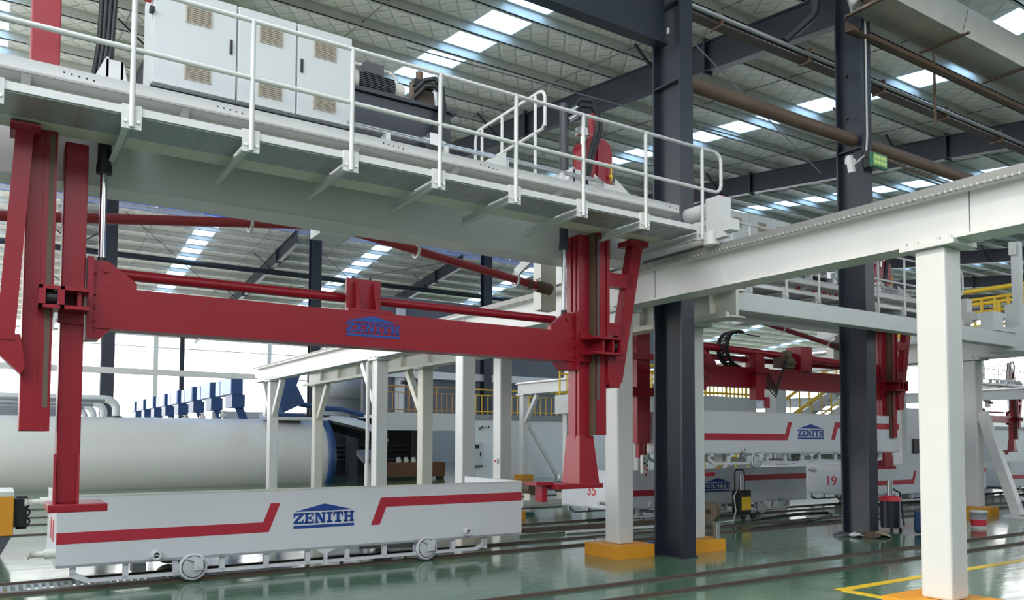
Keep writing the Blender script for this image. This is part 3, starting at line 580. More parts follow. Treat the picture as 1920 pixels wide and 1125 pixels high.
def build_hpu():
    t = thing('hydraulic_power_unit', 'dark hydraulic tank with motor and hoses on the front crane', 'power unit', (3.7, 8.2, 4.74), 'hydraulic units')
    obj('tank', MB().box(3.12, 4.3, 7.92, 8.5, 4.95, 5.42), dark, t, bevel=.01); obj('tank_flange', MB().box(3.08, 4.36, 7.88, 8.54, 5.42, 5.46), dark, t)
    obj('skid', MB().box(3.12, 4.3, 7.95, 8.45, 4.79, 4.95), greyd, t)
    mb = MB().cyl((3.22, 8.15, 5.62), (3.66, 8.15, 5.62), .115, 16)
    for j in range(9): mb.box(3.24, 3.64, 8.02, 8.28, 5.53+.02*j, 5.536+.02*j)
    mt = obj('motor', mb, greyd, t); obj('terminal_box', MB().box(3.3, 3.52, 8.05, 8.25, 5.72, 5.84), greyd, mt); obj('fan_cover', MB().cyl((3.12, 8.15, 5.62), (3.22, 8.15, 5.62), .13, 16), cream, mt)
    obj('bell_housing', MB().cyl((3.66, 8.15, 5.62), (3.78, 8.15, 5.62), .1, 14), cream, mt); obj('motor_foot', MB().box(3.25, 3.62, 8.05, 8.25, 5.46, 5.53), greyd, mt)
    vb = obj('valve_block', MB().box(3.9, 4.12, 8.0, 8.2, 5.46, 5.66).box(3.9, 4.06, 8.05, 8.2, 5.66, 5.8).cyl((3.98, 8.1, 5.8), (3.98, 8.1, 5.9), .045, 8), rust, t)
    obj('filter', MB().cyl((4.2, 8.15, 5.46), (4.2, 8.15, 5.72), .06, 12), steel, vb); obj('solenoid', MB().box(3.86, 4.1, 7.97, 8.03, 5.68, 5.76), black, vb)
    for k in range(2):
        obj('hose', MB().tube([(3.85, 7.98, 5.6-.08*k), (3.95, 7.88, 5.72-.07*k), (4.05, 7.85, 5.75-.08*k), (4.13, 7.83, 5.66-.06*k), (4.15-.02*k, 7.81, 5.4), (4.08-.02*k, 7.78, 5.15), (3.96+.04*k, 7.75, 5.0)], .03, 8), black, t)
    obj('hose_coupling', MB().cyl((3.85, 7.74, 4.98), (4.12, 7.74, 4.98), .035, 8).box(3.92, 4.04, 7.7, 7.8, 4.93, 5.06), steel, t)
    obj('guard_pipe', MB().tube([(3.05, 8.46, 5.98)]+[(3.75, 8.46, 5.98)]+arc((3.75, 8.46, 5.86), .12, 90, 0, 5, 'xz')+[(3.87, 8.46, 5.46)], .022, 8), white, t)
    return t
crane1 = build_crane('white overhead crane bridge with railed walkway across the upper left')
frame1 = build_frame('red lifting frame with blue logo crossbeam hanging under the front crane')
cabs = build_cabinets(); hpu = build_hpu()
DX, DY = 9.95, 2.1
def moved(o, label, d, group=None):
    c = copy_tree(o, None, Vector(o.location)+Vector(d)); c['label'] = label
    if group: c['group'] = group
    return c
crane2 = moved(crane1, 'second white overhead crane bridge behind the floodlight column', (DX, DY, 0))
frame2 = moved(frame1, 'second red lifting frame behind the navy columns, holding the raised car', (DX, DY, 0))
for c in list(kids(frame2)):
    for g in list(kids(c)):
        if g.name.startswith('logo'): bpy.data.objects.remove(g)
for i, c in enumerate(cabs): moved(c, ['grey cabinet with beacon on the second crane, leftmost of three', 'grey cabinet on the second crane, middle of three', 'grey cabinet on the second crane, rightmost of three'][i], (DX, DY, 0), 'cabinets on the second crane')
hpu2 = moved(hpu, 'dark hydraulic tank on the second crane behind the runway beam', (DX, DY, 0))
crane3 = moved(crane1, 'distant third crane bridge at the far right edge', (41.2, 13.9, 0))
moved(frame1, 'distant third red lifting frame at the far right edge', (41.2, 13.9, 0))
for i, c in enumerate(cabs): moved(c, ['distant grey cabinet on the third crane, leftmost of three', 'distant grey cabinet on the third crane, middle of three', 'distant grey cabinet on the third crane, rightmost of three'][i], (41.2, 13.9, 0), 'cabinets on the third crane')
obj('isolator_switch', MB().box(1.06, 1.12, 7.9, 7.98, 5.78, 5.96).cyl((1.09, 7.9, 5.9), (1.09, 7.87, 5.9), .03, 8), numred, cabs[0]); obj('switch_bracket', MB().box(1.1, 1.14, 7.86, 7.94, 5.66, 5.7), black, cabs[0]); obj('switch_bracket', MB().box(1.08, 1.13, 7.86, 7.9, 5.93, 6.0), black, cabs[0])
for k in range(3): obj('loose_cable', MB().tube([(1.45+.5*k, 7.8, 4.78), (1.6+.5*k, 7.76, 4.86), (1.8+.5*k, 7.78, 4.8), (1.95+.5*k, 7.8, 4.84), (2.15+.5*k, 7.8, 4.77)], .018, 6), [white, black, greyp][k], cabs[k])
# extras that only the second crane shows
yc = obj('cable_coil', MB().tube(arc((11.04, 10.25, 5.62), .13, 0, 360, 16, 'yz'), .05, 8), yellow, crane2)
text('lettering', 'DONGYUE', .3, (14.1, 9.716, 4.49), (1,0,0), (0,0,1), numred, crane2, 1.15)
obj('emblem', MB().tube(arc((12.9, 9.715, 4.5), .12, -60, 240, 14, 'xz'), .018, 6), numred, crane2)
obj('beacon', MB().cyl((11.15, 10.05, 5.92), (11.15, 10.05, 6.02), .02, 8).cyl((11.15, 10.05, 6.02), (11.15, 10.05, 6.2), .035, 10), white, crane2); obj('beacon_lamp', MB().cyl((11.15, 10.05, 6.12), (11.15, 10.05, 6.2), .037, 10), numred, crane2)
rm = obj('rear_mast', MB().box(10.22, 10.55, 11.35, 11.6, 1.62, 4.0), red, crane2, bevel=.01)
obj('mast_frame', MB().box(9.95, 10.6, 11.3, 11.4, 3.22, 3.34).box(9.95, 10.62, 11.25, 11.62, 2.52, 2.68).box(9.95, 10.05, 11.3, 11.4, 2.6, 3.3), red, rm)
obj('mast_hook', MB().box(10.3, 10.42, 11.4, 11.5, 1.35, 1.62).box(10.46, 10.5, 11.4, 11.44, 1.0, 1.62), red, rm)
pc = thing('control_pendant', 'white push-button pendant hanging from the red mast', 'control', (10.37, 11.35, 1.1))
obj('case', MB().box(10.3, 10.44, 11.3, 11.37, 1.05, 1.4), white, pc, bevel=.01)
for i in range(6): obj('button', MB().cyl((10.34+.06*(i % 2), 11.3, 1.34-.045*i), (10.34+.06*(i % 2), 11.285, 1.34-.045*i), .02, 8), [mat('green_button', (.02, .3, .15), .4), black, numred][min(2, i//2)], pc)
ck = MB()
dc = obj('drag_chain', MB().tube([(12.4, 10.28, 3.7), (11.75, 10.24, 3.72), (11.4, 10.2, 3.62), (11.25, 10.2, 3.4), (11.35, 10.2, 3.15), (11.6, 10.2, 3.06)], .012, 5), black, crane2)
for k in range(15):
    a_ = math.radians(75+190*k/14); cx, cz, rr = 11.62, 3.4, .33; p = Vector((cx+rr*math.cos(a_), 10.2, cz+rr*math.sin(a_))); d_ = Vector((-math.sin(a_), 0, math.cos(a_)))
    for yy in (-.1, .1): obj('chain_link', MB().beam(p-d_*.045+Vector((0, yy, 0)), p+d_*.045+Vector((0, yy, 0)), .02, .09, (0, 1, 0)), black, dc)
    obj('chain_bar', MB().beam(p-Vector((0, .1, 0)), p+Vector((0, .1, 0)), .03, .03), black, dc)
tg = obj('tong_head', MB().box(11.9, 12.15, 9.95, 10.1, 2.45, 3.3).box(11.85, 12.2, 9.9, 10.15, 2.95, 3.05).cyl((12.2, 9.95, 2.3), (12.2, 9.95, 2.5), .06, 8), red, frame2)
obj('valve_set', MB().box(12.7, 13.1, 10.0, 10.2, 3.1, 3.3).box(12.8, 12.95, 9.95, 10.05, 3.3, 3.42).cyl((12.75, 10, 3.2), (13.1, 10, 3.2), .05, 8), rust, tg)
for k in range(4): obj('hose', MB().tube([(12.2, 9.94, 2.7+.1*k), (12.4, 9.9, 2.5+.06*k), (12.55, 9.9, 2.9), (12.8, 9.95, 3.2+.03*k)], .015, 6), black, tg)
obj('frame_post', MB().box(11.0, 11.1, 10.35, 10.45, 3.0, 3.5).box(12.2, 12.32, 10.35, 10.45, 3.0, 3.4), red, frame2)
obj('upper_pipe', MB().cyl((10.8, 10.3, 3.42), (16.1, 10.3, 3.3), .07, 12), red, frame2)
obj('clamp_block', MB().box(13.35, 13.7, 10.05, 10.4, 3.06, 3.55), red, frame2)

# ------------------------------------------------------------------ mould cars
CL, CW = 6.08, 1.7
def build_car():
    t = thing('mould_car', 'x', 'mould car', (.6, 10.0, 0), 'white mould cars')
    x0, x1, y0, y1 = .6, .6+CL, 10.0, 10.0+CW
    b = obj('body', MB().box(x0, x1, y0, y0+.04, .27, 1.06).box(x0, x1, y1-.04, y1, .27, .84).box(x0, x0+.04, y0+.04, y1-.04, .27, 1.06).box(x1-.04, x1, y0+.04, y1-.04, .27, 1.06).box(x0, x1, y0, y1, .27, .3), carw, t)
    obj('rim', MB().box(x0-.005, x1+.005, y0-.006, y0, 1.045, 1.065).box(x0-.006, x0, y0, y1, 1.045, 1.065), cream, b)
    obj('end_rim', MB().box(x1-.05, x1+.003, y0, y1, 1.06, 1.07), cream, b)
    Y = y0-.003
    obj('stripe', MB().prism([(x0, .53), (2.9, .53), (3.04, .885), (2.92, .885), (2.83, .655), (x0, .655)], 'y', Y, y0), stripe, b, 'red stripe kinked upwards at its right end')
    obj('stripe', MB().prism([(4.26, .54), (4.385, .54), (4.48, .775), (x1, .775), (x1, .9), (4.4, .9)], 'y', Y, y0), stripe, b, 'red stripe kinked downwards at its left end')
    obj('logo', zenith(3.21, 4.02, .55, .855, y0), blue, b, 'blue ZENITH lettering under a roof shape')
    # under frame
    for y in (y0+.04, y1-.08):
        fr = MB().prism([(x0+.3, .085), (x1-.75, .085), (x1-.6, .14), (x1-.6, .18), (x1-.66, .18), (x1-.77, .125), (x0+.34, .125), (x0+.2, .2), (x0+.14, .2), (x0+.14, .16)], 'y', y, y+.05)
        u_ = obj('under_frame', fr, carw, t)
        for k in range(11):
            x = x0+.14+.53*k
            if x < x1-.6: obj('frame_upright', MB().box(x, x+.06, y, y+.05, .1 if 0 < k else .18, .27), carw, u_)
        obj('frame_upright', MB().box(x1-.66, x1-.6, y, y+.05, .15, .27), carw, u_)
    # wheels with hangers
    for xw in (2.02, 5.1):
        ax = obj('axle', MB().cyl((xw, y0+.1, .16), (xw, y1-.1, .16), .035, 8), greyp, t)
        for y, s_ in ((y0-.005, 1), (y1-.2, -1)):
            wh = obj('wheel', MB().revolve([(0, .12), (0, .155), (.015, .165), (.07, .165), (.07, .15), (.09, .15), (.09, .175), (.12, .175), (.12, .06)], (xw, y, .178), (0, 1, 0), 24), carw, t)
            obj('wheel_face', MB().revolve([(-.002, .03), (-.002, .12), (.012, .14)], (xw, y, .178), (0, 1, 0), 20), greyp, wh)
            hy = y-.012 if s_ > 0 else y+.13
            obj('wheel_hanger', MB().prism([(xw-.1, .28), (xw+.14, .28), (xw+.1, .25), (xw+.1, .14), (xw-.0, .14), (xw-.0, .24), (xw-.05, .265)], 'y', hy-.03, hy), carw, t)
            obj('wheel_groove', MB().tube(arc((xw, y-.003, .178), .128, 0, 360, 24, 'xz'), .006, 5), greyd, wh); obj('hub_bolt', MB().cyl((xw+.045, hy-.03, .18), (xw+.045, hy-.045, .18), .02, 8), greyp, wh)
    # drive couplings between the wheels
    obj('cross_tube', MB().cyl((4.3, y0+.5, .2), (5.0, y0+.3, .2), .04, 8), greyp, t); obj('coupling_block', MB().box(1.4, 1.55, y0+.3, y0+.5, .12, .26), greyp, t)
    # sockets, pegs, foot
    for x, z in ((1.61, .345), (5.73, .365)):
        s_ = obj('socket', MB().revolve([(0, .062), (-.05, .062), (-.07, .05), (-.07, .035), (-.03, .032)], (x, y0, z), (0, 1, 0), 16), carw, t)
        obj('socket_hole', MB().cyl((x, y0-.031, z), (x, y0-.033, z), .03, 12), black, s_); obj('slot_bar', MB().box(x-.028, x+.028, y0-.05, y0-.035, z-.006, z+.006), carw, s_)
    for y, z in ((y1-.25, .9), (y0+.14, .42)):
        obj('end_peg', MB().revolve([(0, .055), (.1, .055), (.1, .035), (.24, .035), (.24, .045), (.26, .045)], (x0, y, z), (-1, 0, 0), 14), cream, t)
    obj('centre_foot', MB().prism([(3.5, .27), (3.78, .27), (3.66, .22), (3.66, .08), (3.62, .08), (3.62, .2)], 'y', y0-.01, y0+.03), carw, t)
    return t
car = build_car()
def number(root, s, size=.26, dy=.62, dz=.62, sx_=1.):
    l = ROOTLOC[root.name]; return text('number', s, size, (l.x-.004, l.y+dy, l.z+dz), (0,-1,0), (0,0,1), numred, root, sx_)
car['label'] = 'large white mould car at the lower left, on the rails, numbered 11'
def car_at(x, y, z, label):
    c = copy_tree(car, None, (x, y, z)); c['label'] = label; return c
carA = car_at(10.4, 12.3, 0, 'white mould car 35 standing behind the two front columns')
carB = car_at(10.62, 10.05, 1.16, 'white mould car lifted in the air between the navy columns')
carC = car_at(18.45, 12.1, 0, 'white mould car 19 behind the floodlight column')
carD = car_at(26.0, 12.1, 0, 'white mould car at the right edge behind the slanted prop')
number(car, '11', .34, .7, .62, 2.2); number(carA, '35', .3, .66, .63); number(carC, '19', .34, .9, .62)

# ------------------------------------------------------------------ autoclaves
def build_autoclave():
    t = thing('autoclave', 'x', 'autoclave', (4, 29.9, 0), 'row of autoclaves')
    y = 29.9; zc = 1.01; R_ = 1.37
    obj('shell', MB().revolve([(0, R_), (12, R_), (20.1, R_)], (-9.6, y, zc), (1, 0, 0), 48), autog, t)
    obj('end_ring', MB().revolve([(0, R_), (0, R_+.14), (.22, R_+.14), (.22, R_+.02), (.3, R_+.02), (.3, R_-.08), (.05, R_-.12)], (10.45, y, zc), (1, 0, 0), 48), abl, t)
    p = obj('steam_pipe', MB().tube([(-9, y, 2.98), (3.1, y, 2.98)]+arc((3.1, y, 2.63), .35, 90, 0, 6, 'xz')+[(3.45, y, 2.3)], .13, 14), greyp, t)
    obj('pipe_flange', MB().cyl((3.45, y, 2.36), (3.45, y, 2.42), .2, 14), black, p)
    return t
au = build_autoclave(); au['label'] = 'large grey autoclave lying behind the front mould car'
def build_lift(y):
    t = thing('door_lift', 'x', 'door lift', (8.1, y, 2.36), 'blue autoclave door lifts')
    obj('front_housing', MB().box(7.95, 8.4, y, y+1.45, 3.45, 4.15), abl, t); obj('side_panel', MB().box(7.9, 7.95, y+.02, y+1.42, 3.47, 4.13), sunlit_bl, t)  # side panel colour carries the sunlit tone of the left face
    obj('rear_housing', MB().box(7.98, 8.36, y+1.45, y+2.75, 3.45, 4.1), abl, t); obj('side_panel', MB().box(7.93, 7.98, y+1.95, y+2.7, 3.47, 4.08), sunlit_bl, t); obj('rib_panel', MB().box(7.93, 7.98, y+1.55, y+1.8, 3.47, 4.1), sunlit_bl, t)  # same painted sunlight on the rear side and rib panels
    obj('stem', MB().box(8.0, 8.5, y+.05, y+1.2, 2.92, 3.45), abl, t); obj('strut', MB().beam((8.3, y+.3, 3.0), (8.55, y+.3, 2.38), .12, .3), abl, t)
    obj('foot', MB().box(8.2, 8.75, y+.1, y+.6, 2.36, 2.42), abl, t)
    obj('valve', MB().cyl((7.7, y+.3, 2.36), (7.7, y+.3, 2.75), .05, 8).cyl((7.58, y+.3, 2.6), (7.82, y+.3, 2.6), .07, 8).cyl((7.7, y+.3, 2.75), (7.7, y+.3, 2.78), .12, 10), cream, t)
    obj('lifting_eye', MB().tube(arc((8.2, y+.45, 4.12), .07, 0, 180, 6, 'xz'), .014, 5), greyp, t)
    return t
ords = ['nearest of the row', 'second', 'third', 'fourth', 'fifth', 'sixth', 'seventh', 'farthest of the row']
l0 = build_lift(32.9)
for k in range(1, 9):
    a = copy_tree(au, None, (4, 29.9+3.73*k, 0)); a['label'] = 'grey autoclave behind the front one, %s in the row' % ['second', 'third', 'fourth', 'fifth', 'sixth', 'seventh', 'eighth', 'ninth'][k-1]
    if k == 1: d = l0
    else: d = copy_tree(l0, None, (8.1, 32.9+3.73*(k-1), 2.36))
    d['label'] = 'blue box shaped door lift on the autoclaves, '+(ords[k-1] if k in (1, 8) else ords[k-1]+' from the front')
# opened door and its lifting arm at the front autoclave
t = thing('autoclave_door', 'dark blue lifting arm holding the open domed autoclave door', 'door', (11.5, 29.9, 2.3))
obj('door_dish', MB().revolve([(-.32, .3), (-.28, .7), (-.18, 1.05), (-.02, 1.26), (.1, 1.36), (.16, 1.36), (.16, 1.1), (.05, .9), (-.05, .4)], (12.0, 29.9, 2.1), (-.3, 0, -1), 36), autog, t)
obj('door_rim', MB().revolve([(.1, 1.37), (.1, 1.42), (.22, 1.42), (.22, 1.2)], (12.0, 29.9, 2.1), (-.3, 0, -1), 36), black, t)
obj('lift_arm', MB().tube([(9.6, 29.6, 3.0), (10.4, 29.6, 2.85), (11.4, 29.7, 2.82), (12.3, 29.8, 2.62)], .1, 8), abl, t)
obj('counterweight', MB().beam((8.7, 29.4, 2.95), (9.5, 29.4, 3.35), .8, .75), abl, t); obj('arm_post', MB().beam((9.0, 29.5, 3.1), (9.4, 29.5, 4.3), .5, .35, (0,1,0)), abl, t)
obj('arm_foot', MB().box(8.3, 9.7, 29.1, 30.1, 2.36, 2.6), abl, t); obj('side_plate', MB().box(8.2, 8.5, 28.95, 29.0, 2.55, 3.2), white, t); obj('roller', MB().cyl((8.3, 28.9, 2.55), (8.3, 29.2, 2.55), .13, 12), cream, t)
obj('hose_line', MB().cyl((8.6, 28.9, 2.4), (10.5, 28.9, 2.4), .07, 8), white, t)
t = thing('sloped_console', 'grey sloped control console beside the autoclave ring', 'console', (10.7, 25.5, 0))
obj('post', MB().box(10.62, 10.78, 25.4, 25.55, 0, 1.05), greyp, t); obj('desk', MB().prism([(25.1, 1.0), (25.75, 1.3), (25.75, 1.12), (25.1, .86)], 'x', 10.4, 11.0), greyd, t); obj('base', MB().box(10.4, 11.0, 25.2, 25.8, 0, .05), greyp, t)

# ------------------------------------------------------------------ mezzanine, walls and the dark opening behind the cars
MZ = 2.72
struct('wall_back', MB().box(16.5, 70, 28.95, 29.15, 0, MZ-.22), wallw)
struct('wall_back_upper', MB().box(16.5, 40, 40, 40.3, MZ, 9.5), wdark)
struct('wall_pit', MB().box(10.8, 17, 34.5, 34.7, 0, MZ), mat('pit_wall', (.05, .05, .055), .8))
struct('ceiling_mezzanine', MB().box(13.7, 70, 29.05, 40.2, MZ-.15, MZ), greyp)
t = thing('mezzanine_edge', 'white edge beam along the mezzanine under the railing', 'beam', (14, 28.95, 2.0))
obj('edge_beam', MB().box(12.6, 16.5, 28.85, 29.04, 2.02, MZ), white, t); obj('grey_edge', MB().box(16.6, 70, 28.88, 29.05, MZ-.22, MZ), mat('grey_edge', (.28, .29, .3), .6), t)
def railing(name, label, pts, z0, h, step, material, grp='yellow guard railings', rr=.03):
    p0 = Vector(pts[0]); t = thing(name, label, 'railing', tuple(p0), grp)
    for a, b in zip(pts[:-1], pts[1:]):
        a = Vector(a); b = Vector(b); n = max(1, int((b-a).length/step)); U = Vector((0,0,1))
        for hh, r_ in ((h, rr), (h*.78, rr*.75), (h*.12, rr*.75)): obj('rail', MB().cyl(a+U*hh, b+U*hh, r_, 6), material, t)
        for i in range(n+1):
            p = a.lerp(b, i/n); big = i % 5 == 0
            obj('rail_post' if big else 'baluster', MB().cyl(p, p+U*(h if big else h*.78), rr*.95 if big else rr*.6, 6), material, t)
    return t
railing('guard_railing', 'shade-toned yellow railing on the mezzanine above the dark opening', [(12.7, 28.95, MZ), (16.6, 28.95, MZ)], MZ, 1.05, .24, mat('yellow_rail_shaded', (.45, .22, .05), .5))  # yellow paint with its shade put into a browner colour
railing('guard_railing', 'yellow railing on the mezzanine above the white wall', [(16.7, 28.95, MZ), (30, 28.95, MZ)], MZ, 1.05, .3, yellow)
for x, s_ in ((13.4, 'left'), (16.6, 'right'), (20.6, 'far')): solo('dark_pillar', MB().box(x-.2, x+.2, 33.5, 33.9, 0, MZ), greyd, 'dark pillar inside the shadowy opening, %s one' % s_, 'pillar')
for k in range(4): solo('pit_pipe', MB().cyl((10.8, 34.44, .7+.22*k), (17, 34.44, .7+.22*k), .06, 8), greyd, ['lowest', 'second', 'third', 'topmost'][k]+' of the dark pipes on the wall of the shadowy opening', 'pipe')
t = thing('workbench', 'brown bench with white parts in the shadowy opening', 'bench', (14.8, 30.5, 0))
obj('top', MB().box(13.4, 16.2, 30.1, 30.9, .62, .7), mat('bench_wood', (.16, .07, .03), .6), t); obj('front', MB().box(13.4, 16.2, 30.12, 30.16, .1, .62), mat('bench_wood', (.16, .07, .03), .6), t)
for x in (13.45, 16.1): obj('leg', MB().box(x, x+.08, 30.2, 30.8, 0, .62), rust, t)
for k in range(5): solo('white_fitting', MB().revolve([(0, .1), (.1, .12), (.14, .08), (.22, .08)], (14.1+.34*k, 30.3, .7), (0, 0, 1), 10), cream, 'white pipe fitting on the brown bench, %s from the left' % ['first', 'second', 'third', 'fourth', 'fifth'][k], 'fitting', 'fittings on the bench')
t = thing('security_camera', 'white security camera on the white wall', 'camera', (17.3, 28.9, 2.2))
obj('body', MB().cyl((17.45, 28.7, 2.2), (17.15, 28.75, 2.28), .07, 10), white, t); obj('lens', MB().cyl((17.5, 28.69, 2.19), (17.45, 28.7, 2.2), .055, 10), black, t); obj('arm', MB().tube([(17.2, 28.95, 2.1), (17.15, 28.85, 2.12), (17.25, 28.75, 2.2)], .03, 6), black, t)
t = thing('wall_switchgear', 'grey switch cabinet on the white wall', 'cabinet', (17.0, 28.85, .5))
obj('case', MB().box(16.75, 17.25, 28.75, 28.95, .5, 1.55), greyp, t); obj('display', MB().box(16.8, 17.05, 28.73, 28.75, 1.3, 1.45), black, t); obj('handle', MB().box(17.1, 17.14, 28.72, 28.75, .95, 1.15), black, t); obj('foot_strip', MB().box(16.75, 17.25, 28.74, 28.75, .5, .6), greyd, t)
solo('wall_column', MB().box(18.3, 18.7, 39.5, 39.9, MZ, 9), greyp, 'pale column in front of the dark upper wall', 'column')
solo('upper_beam', MB().box(16.5, 30, 39.3, 39.6, 5.0, 5.4), white, 'white beam across the dark upper wall', 'beam')
solo('post_bracket', MB().prism([(25.0, 4.1), (25.35, 4.1), (25.3, 4.75), (25.15, 4.75)], 'x', 18.95, 19.2), white, 'small white stop bracket on the third runway beam', 'bracket')
solo('silo', MB().revolve([(0, 1.3), (.8, 1.35), (2.4, 1.35), (2.4, 1.5), (3.9, 1.5), (4.2, .5)], (17.2, 45, 1.6), (0, 0, 1), 24).cyl((16.4, 45, 0), (16.4, 45, 1.7), .12, 8).cyl((18.0, 45, 0), (18.0, 45, 1.7), .12, 8), mat('silo_grey', (.4, .42, .44), .5), 'pale grey silo tank behind the mezzanine railing', 'tank')
solo('lamp_bar', MB().box(15.0, 15.8, 32, 32.2, 4.1, 4.25).box(15.35, 15.45, 32.05, 32.15, 2.7, 4.1), black, 'small black lamp bar above the mezzanine', 'lamp')
solo('flue_pipe', MB().box(19.4, 19.7, 45, 45.3, 0, 6.2), mat('brick_brown', (.22, .13, .09), .8), 'brown chimney strip behind the mezzanine', 'chimney')
struct('wall_far_left', MB().box(11, 30, 50, 50.3, 0, 3.3), greyp)

# ------------------------------------------------------------------ right background
t = thing('platform', 'white raised platform behind the lifted car', 'platform', (18, 16.5, 0))
obj('deck', MB().box(13.5, 19.15, 16.0, 18.5, 2.42, 2.95), white, t)
for x in (13.7, 16.4, 18.9):
    for y in (17.3, 18.2): obj('leg', MB().box(x, x+.2, y, y+.2, 0, 2.42), white, t)
railing('guard_railing', 'yellow railing on the white platform behind the lifted car', [(13.6, 16.05, 2.95), (19.1, 16.05, 2.95)], 2.95, .75, .17, yellow, rr=.045)
railing('guard_railing', 'yellow back railing of the white platform', [(13.6, 18.4, 2.95), (19.1, 18.4, 2.95)], 2.95, .8, .25, yellow)
solo('back_pillar', MB().box(19.3, 19.75, 15.4, 15.8, 0, 3.6), white, 'white pillar left of the yellow staircase', 'pillar')
t = thing('staircase', 'white steel staircase with yellow handrails in the right background', 'stairs', (22, 17, 0))
for y in (15.8, 17.0): obj('stringer', MB().beam((17.8, y, .1), (25.6, y, 3.9), .08, .35), white, t)
for k in range(18): x = 18.1+.42*k; obj('tread', MB().box(x, x+.3, 15.84, 16.96, .2+.205*k, .24+.205*k), greyp, t)
for y in (15.8, 17.0):
    obj('handrail', MB().cyl((17.8, y, 1.1), (25.6, y, 4.9), .055, 8), yellow, t); obj('handrail', MB().cyl((17.8, y, .45), (25.6, y, 4.25), .03, 8), yellow, t)
    for k in range(16): x = 18+.5*k; z = .1+(x-17.8)*3.8/7.8; obj('rail_post', MB().cyl((x, y, z), (x, y, z+1.0), .025, 6), yellow, t)
t = thing('process_machine', 'white machine with red upper panels behind the cars at the right', 'machine', (27.5, 15.7, 0))
obj('body', MB().box(25.9, 29.0, 15.4, 17, 0, 2.8), mat('machine_grey', (.5, .52, .54), .5), t); obj('side_panel', MB().box(25.9, 26.7, 15.36, 15.4, 0, 2.8), white, t)
for z in (1.95, 2.4): obj('red_panel', MB().box(26.8, 29, 15.34, 15.4, z, z+.43), stripe, t)
obj('slot', MB().box(26.8, 29, 15.35, 15.4, 1.6, 1.9), black, t); obj('control_box', MB().box(26.3, 26.65, 15.3, 15.36, 1.25, 1.75), black, t)
railing('guard_railing', 'bright yellow walkway railing behind the far post at the upper right', [(20.0, 13.5, 4.35), (20.0, 2.0, 4.35)], 4.35, 1.0, .3, yellow, rr=.055)
railing('guard_railing', 'second yellow walkway railing further back at the upper right', [(22.0, 15, 4.35), (22.0, 4.0, 4.35)], 4.35, 1.0, .3, yellow, rr=.05)
t = thing('side_walkway', 'grey walkway deck under the bright yellow railings', 'walkway', (21, 8, 4.2))
obj('deck', MB().box(19.9, 22.1, 2, 15, 4.25, 4.35), greyp, t); obj('support_beam', MB().box(20.0, 20.2, 2, 15, 3.85, 4.25), white, t); obj('support_beam', MB().box(21.9, 22.1, 2, 15, 3.85, 4.25), white, t)
for y in (3, 12.5): obj('support_post', MB().box(20.9, 21.15, y, y+.25, 0, 4.25), white, t)
# end unit on the tie beam
t = thing('end_stop_unit', 'white end stop with drive and upright post on the grey tie beam', 'end stop', (18.3, 8.4, 3.9))
obj('end_box', MB().box(17.5, 18.9, 7.98, 8.6, 3.55, 4.05), greyp, t); obj('stop_plate', MB().box(17.75, 18.05, 8.0, 8.3, 4.05, 4.55), greyp, t); obj('gusset', MB().prism([(18.1, 4.05), (18.8, 4.05), (18.55, 4.6), (18.1, 4.6)], 'y', 8.1, 8.14), greyp, t)
obj('upright', MB().box(18.2, 18.36, 8.2, 8.36, 4.05, 5.95), greyp, t); obj('sensor', MB().box(18.02, 18.14, 8.22, 8.32, 5.65, 5.92), greyp, t)
obj('gear_drive', MB().box(16.75, 17.15, 8.05, 8.3, 4.0, 4.3).cyl((17.1, 8.2, 4.25), (17.45, 8.2, 4.25), .08, 10), greyp, t); obj('bolster', MB().box(16.6, 17.5, 7.98, 8.4, 3.9, 4.0), greyp, t)
t = thing('storage_tank_block', 'grey machine block far behind at the right', 'machine', (33, 18, 0))
obj('body', MB().box(31, 36, 17.5, 20, 0, 2.1), mat('far_block_grey', (.45, .47, .49), .6), t); obj('doorway', MB().box(33.4, 34.6, 17.46, 17.5, 0, 1.7), black, t); obj('lid', MB().box(30.9, 36.1, 17.4, 20.1, 2.1, 2.2), white, t)
struct('wall_end', MB().box(98, 98.3, -10, 67, 0, 4.5), wallw)

# ------------------------------------------------------------------ things on the floor and on the columns
solo('floor_cable', MB().tube([(13.0, 10.45, .02), (14.6, 10.7, .02), (15.9, 11.2, .02), (16.3, 11.6, .02), (15.4, 11.75, .02), (13.4, 11.35, .02)], .022, 6), black, 'black cable loop lying on the floor before car 35', 'cable')
solo('flat_bar', MB().beam((12.1, 10.28, .02), (15.0, 10.36, .02), .07, .03), black, 'black flat bar on the floor left of the floodlight column', 'bar')
solo('loose_rail', MB().beam((7.9, 11.9, .06), (11.2, 11.75, .06), .08, .09), railm, 'loose brown rail piece on the floor in front of car 35', 'rail')
solo('white_rod', MB().cyl((8.6, 11.45, .03), (11.2, 11.3, .03), .028, 8), white, 'thin white rod on the floor behind the front footing', 'rod')
t = thing('floodlight', 'green LED floodlight on the navy column', 'floodlight', (13.15, 8.3, 6.55))
obj('housing', MB().box(12.98, 13.46, 8.22, 8.28, 6.58, 6.86), mat('lamp_green', (.02, .12, .06), .4), t, bevel=.015); obj('lens', MB().box(13.02, 13.42, 8.21, 8.22, 6.62, 6.82), glass_lamp, t)
for i in range(4):
    for j in range(2): obj('led', MB().cyl((13.08+.095*i, 8.21, 6.675+.09*j), (13.08+.095*i, 8.2, 6.675+.09*j), .034, 10), mat('led_yellow', (.75, .85, .3), .3), t)
obj('bracket', MB().box(13.0, 13.04, 8.3, 8.42, 6.6, 6.9), black, t)
t = thing('bracket_camera', 'white camera on an arm left of the floodlight', 'camera', (12.6, 8.4, 6.5))
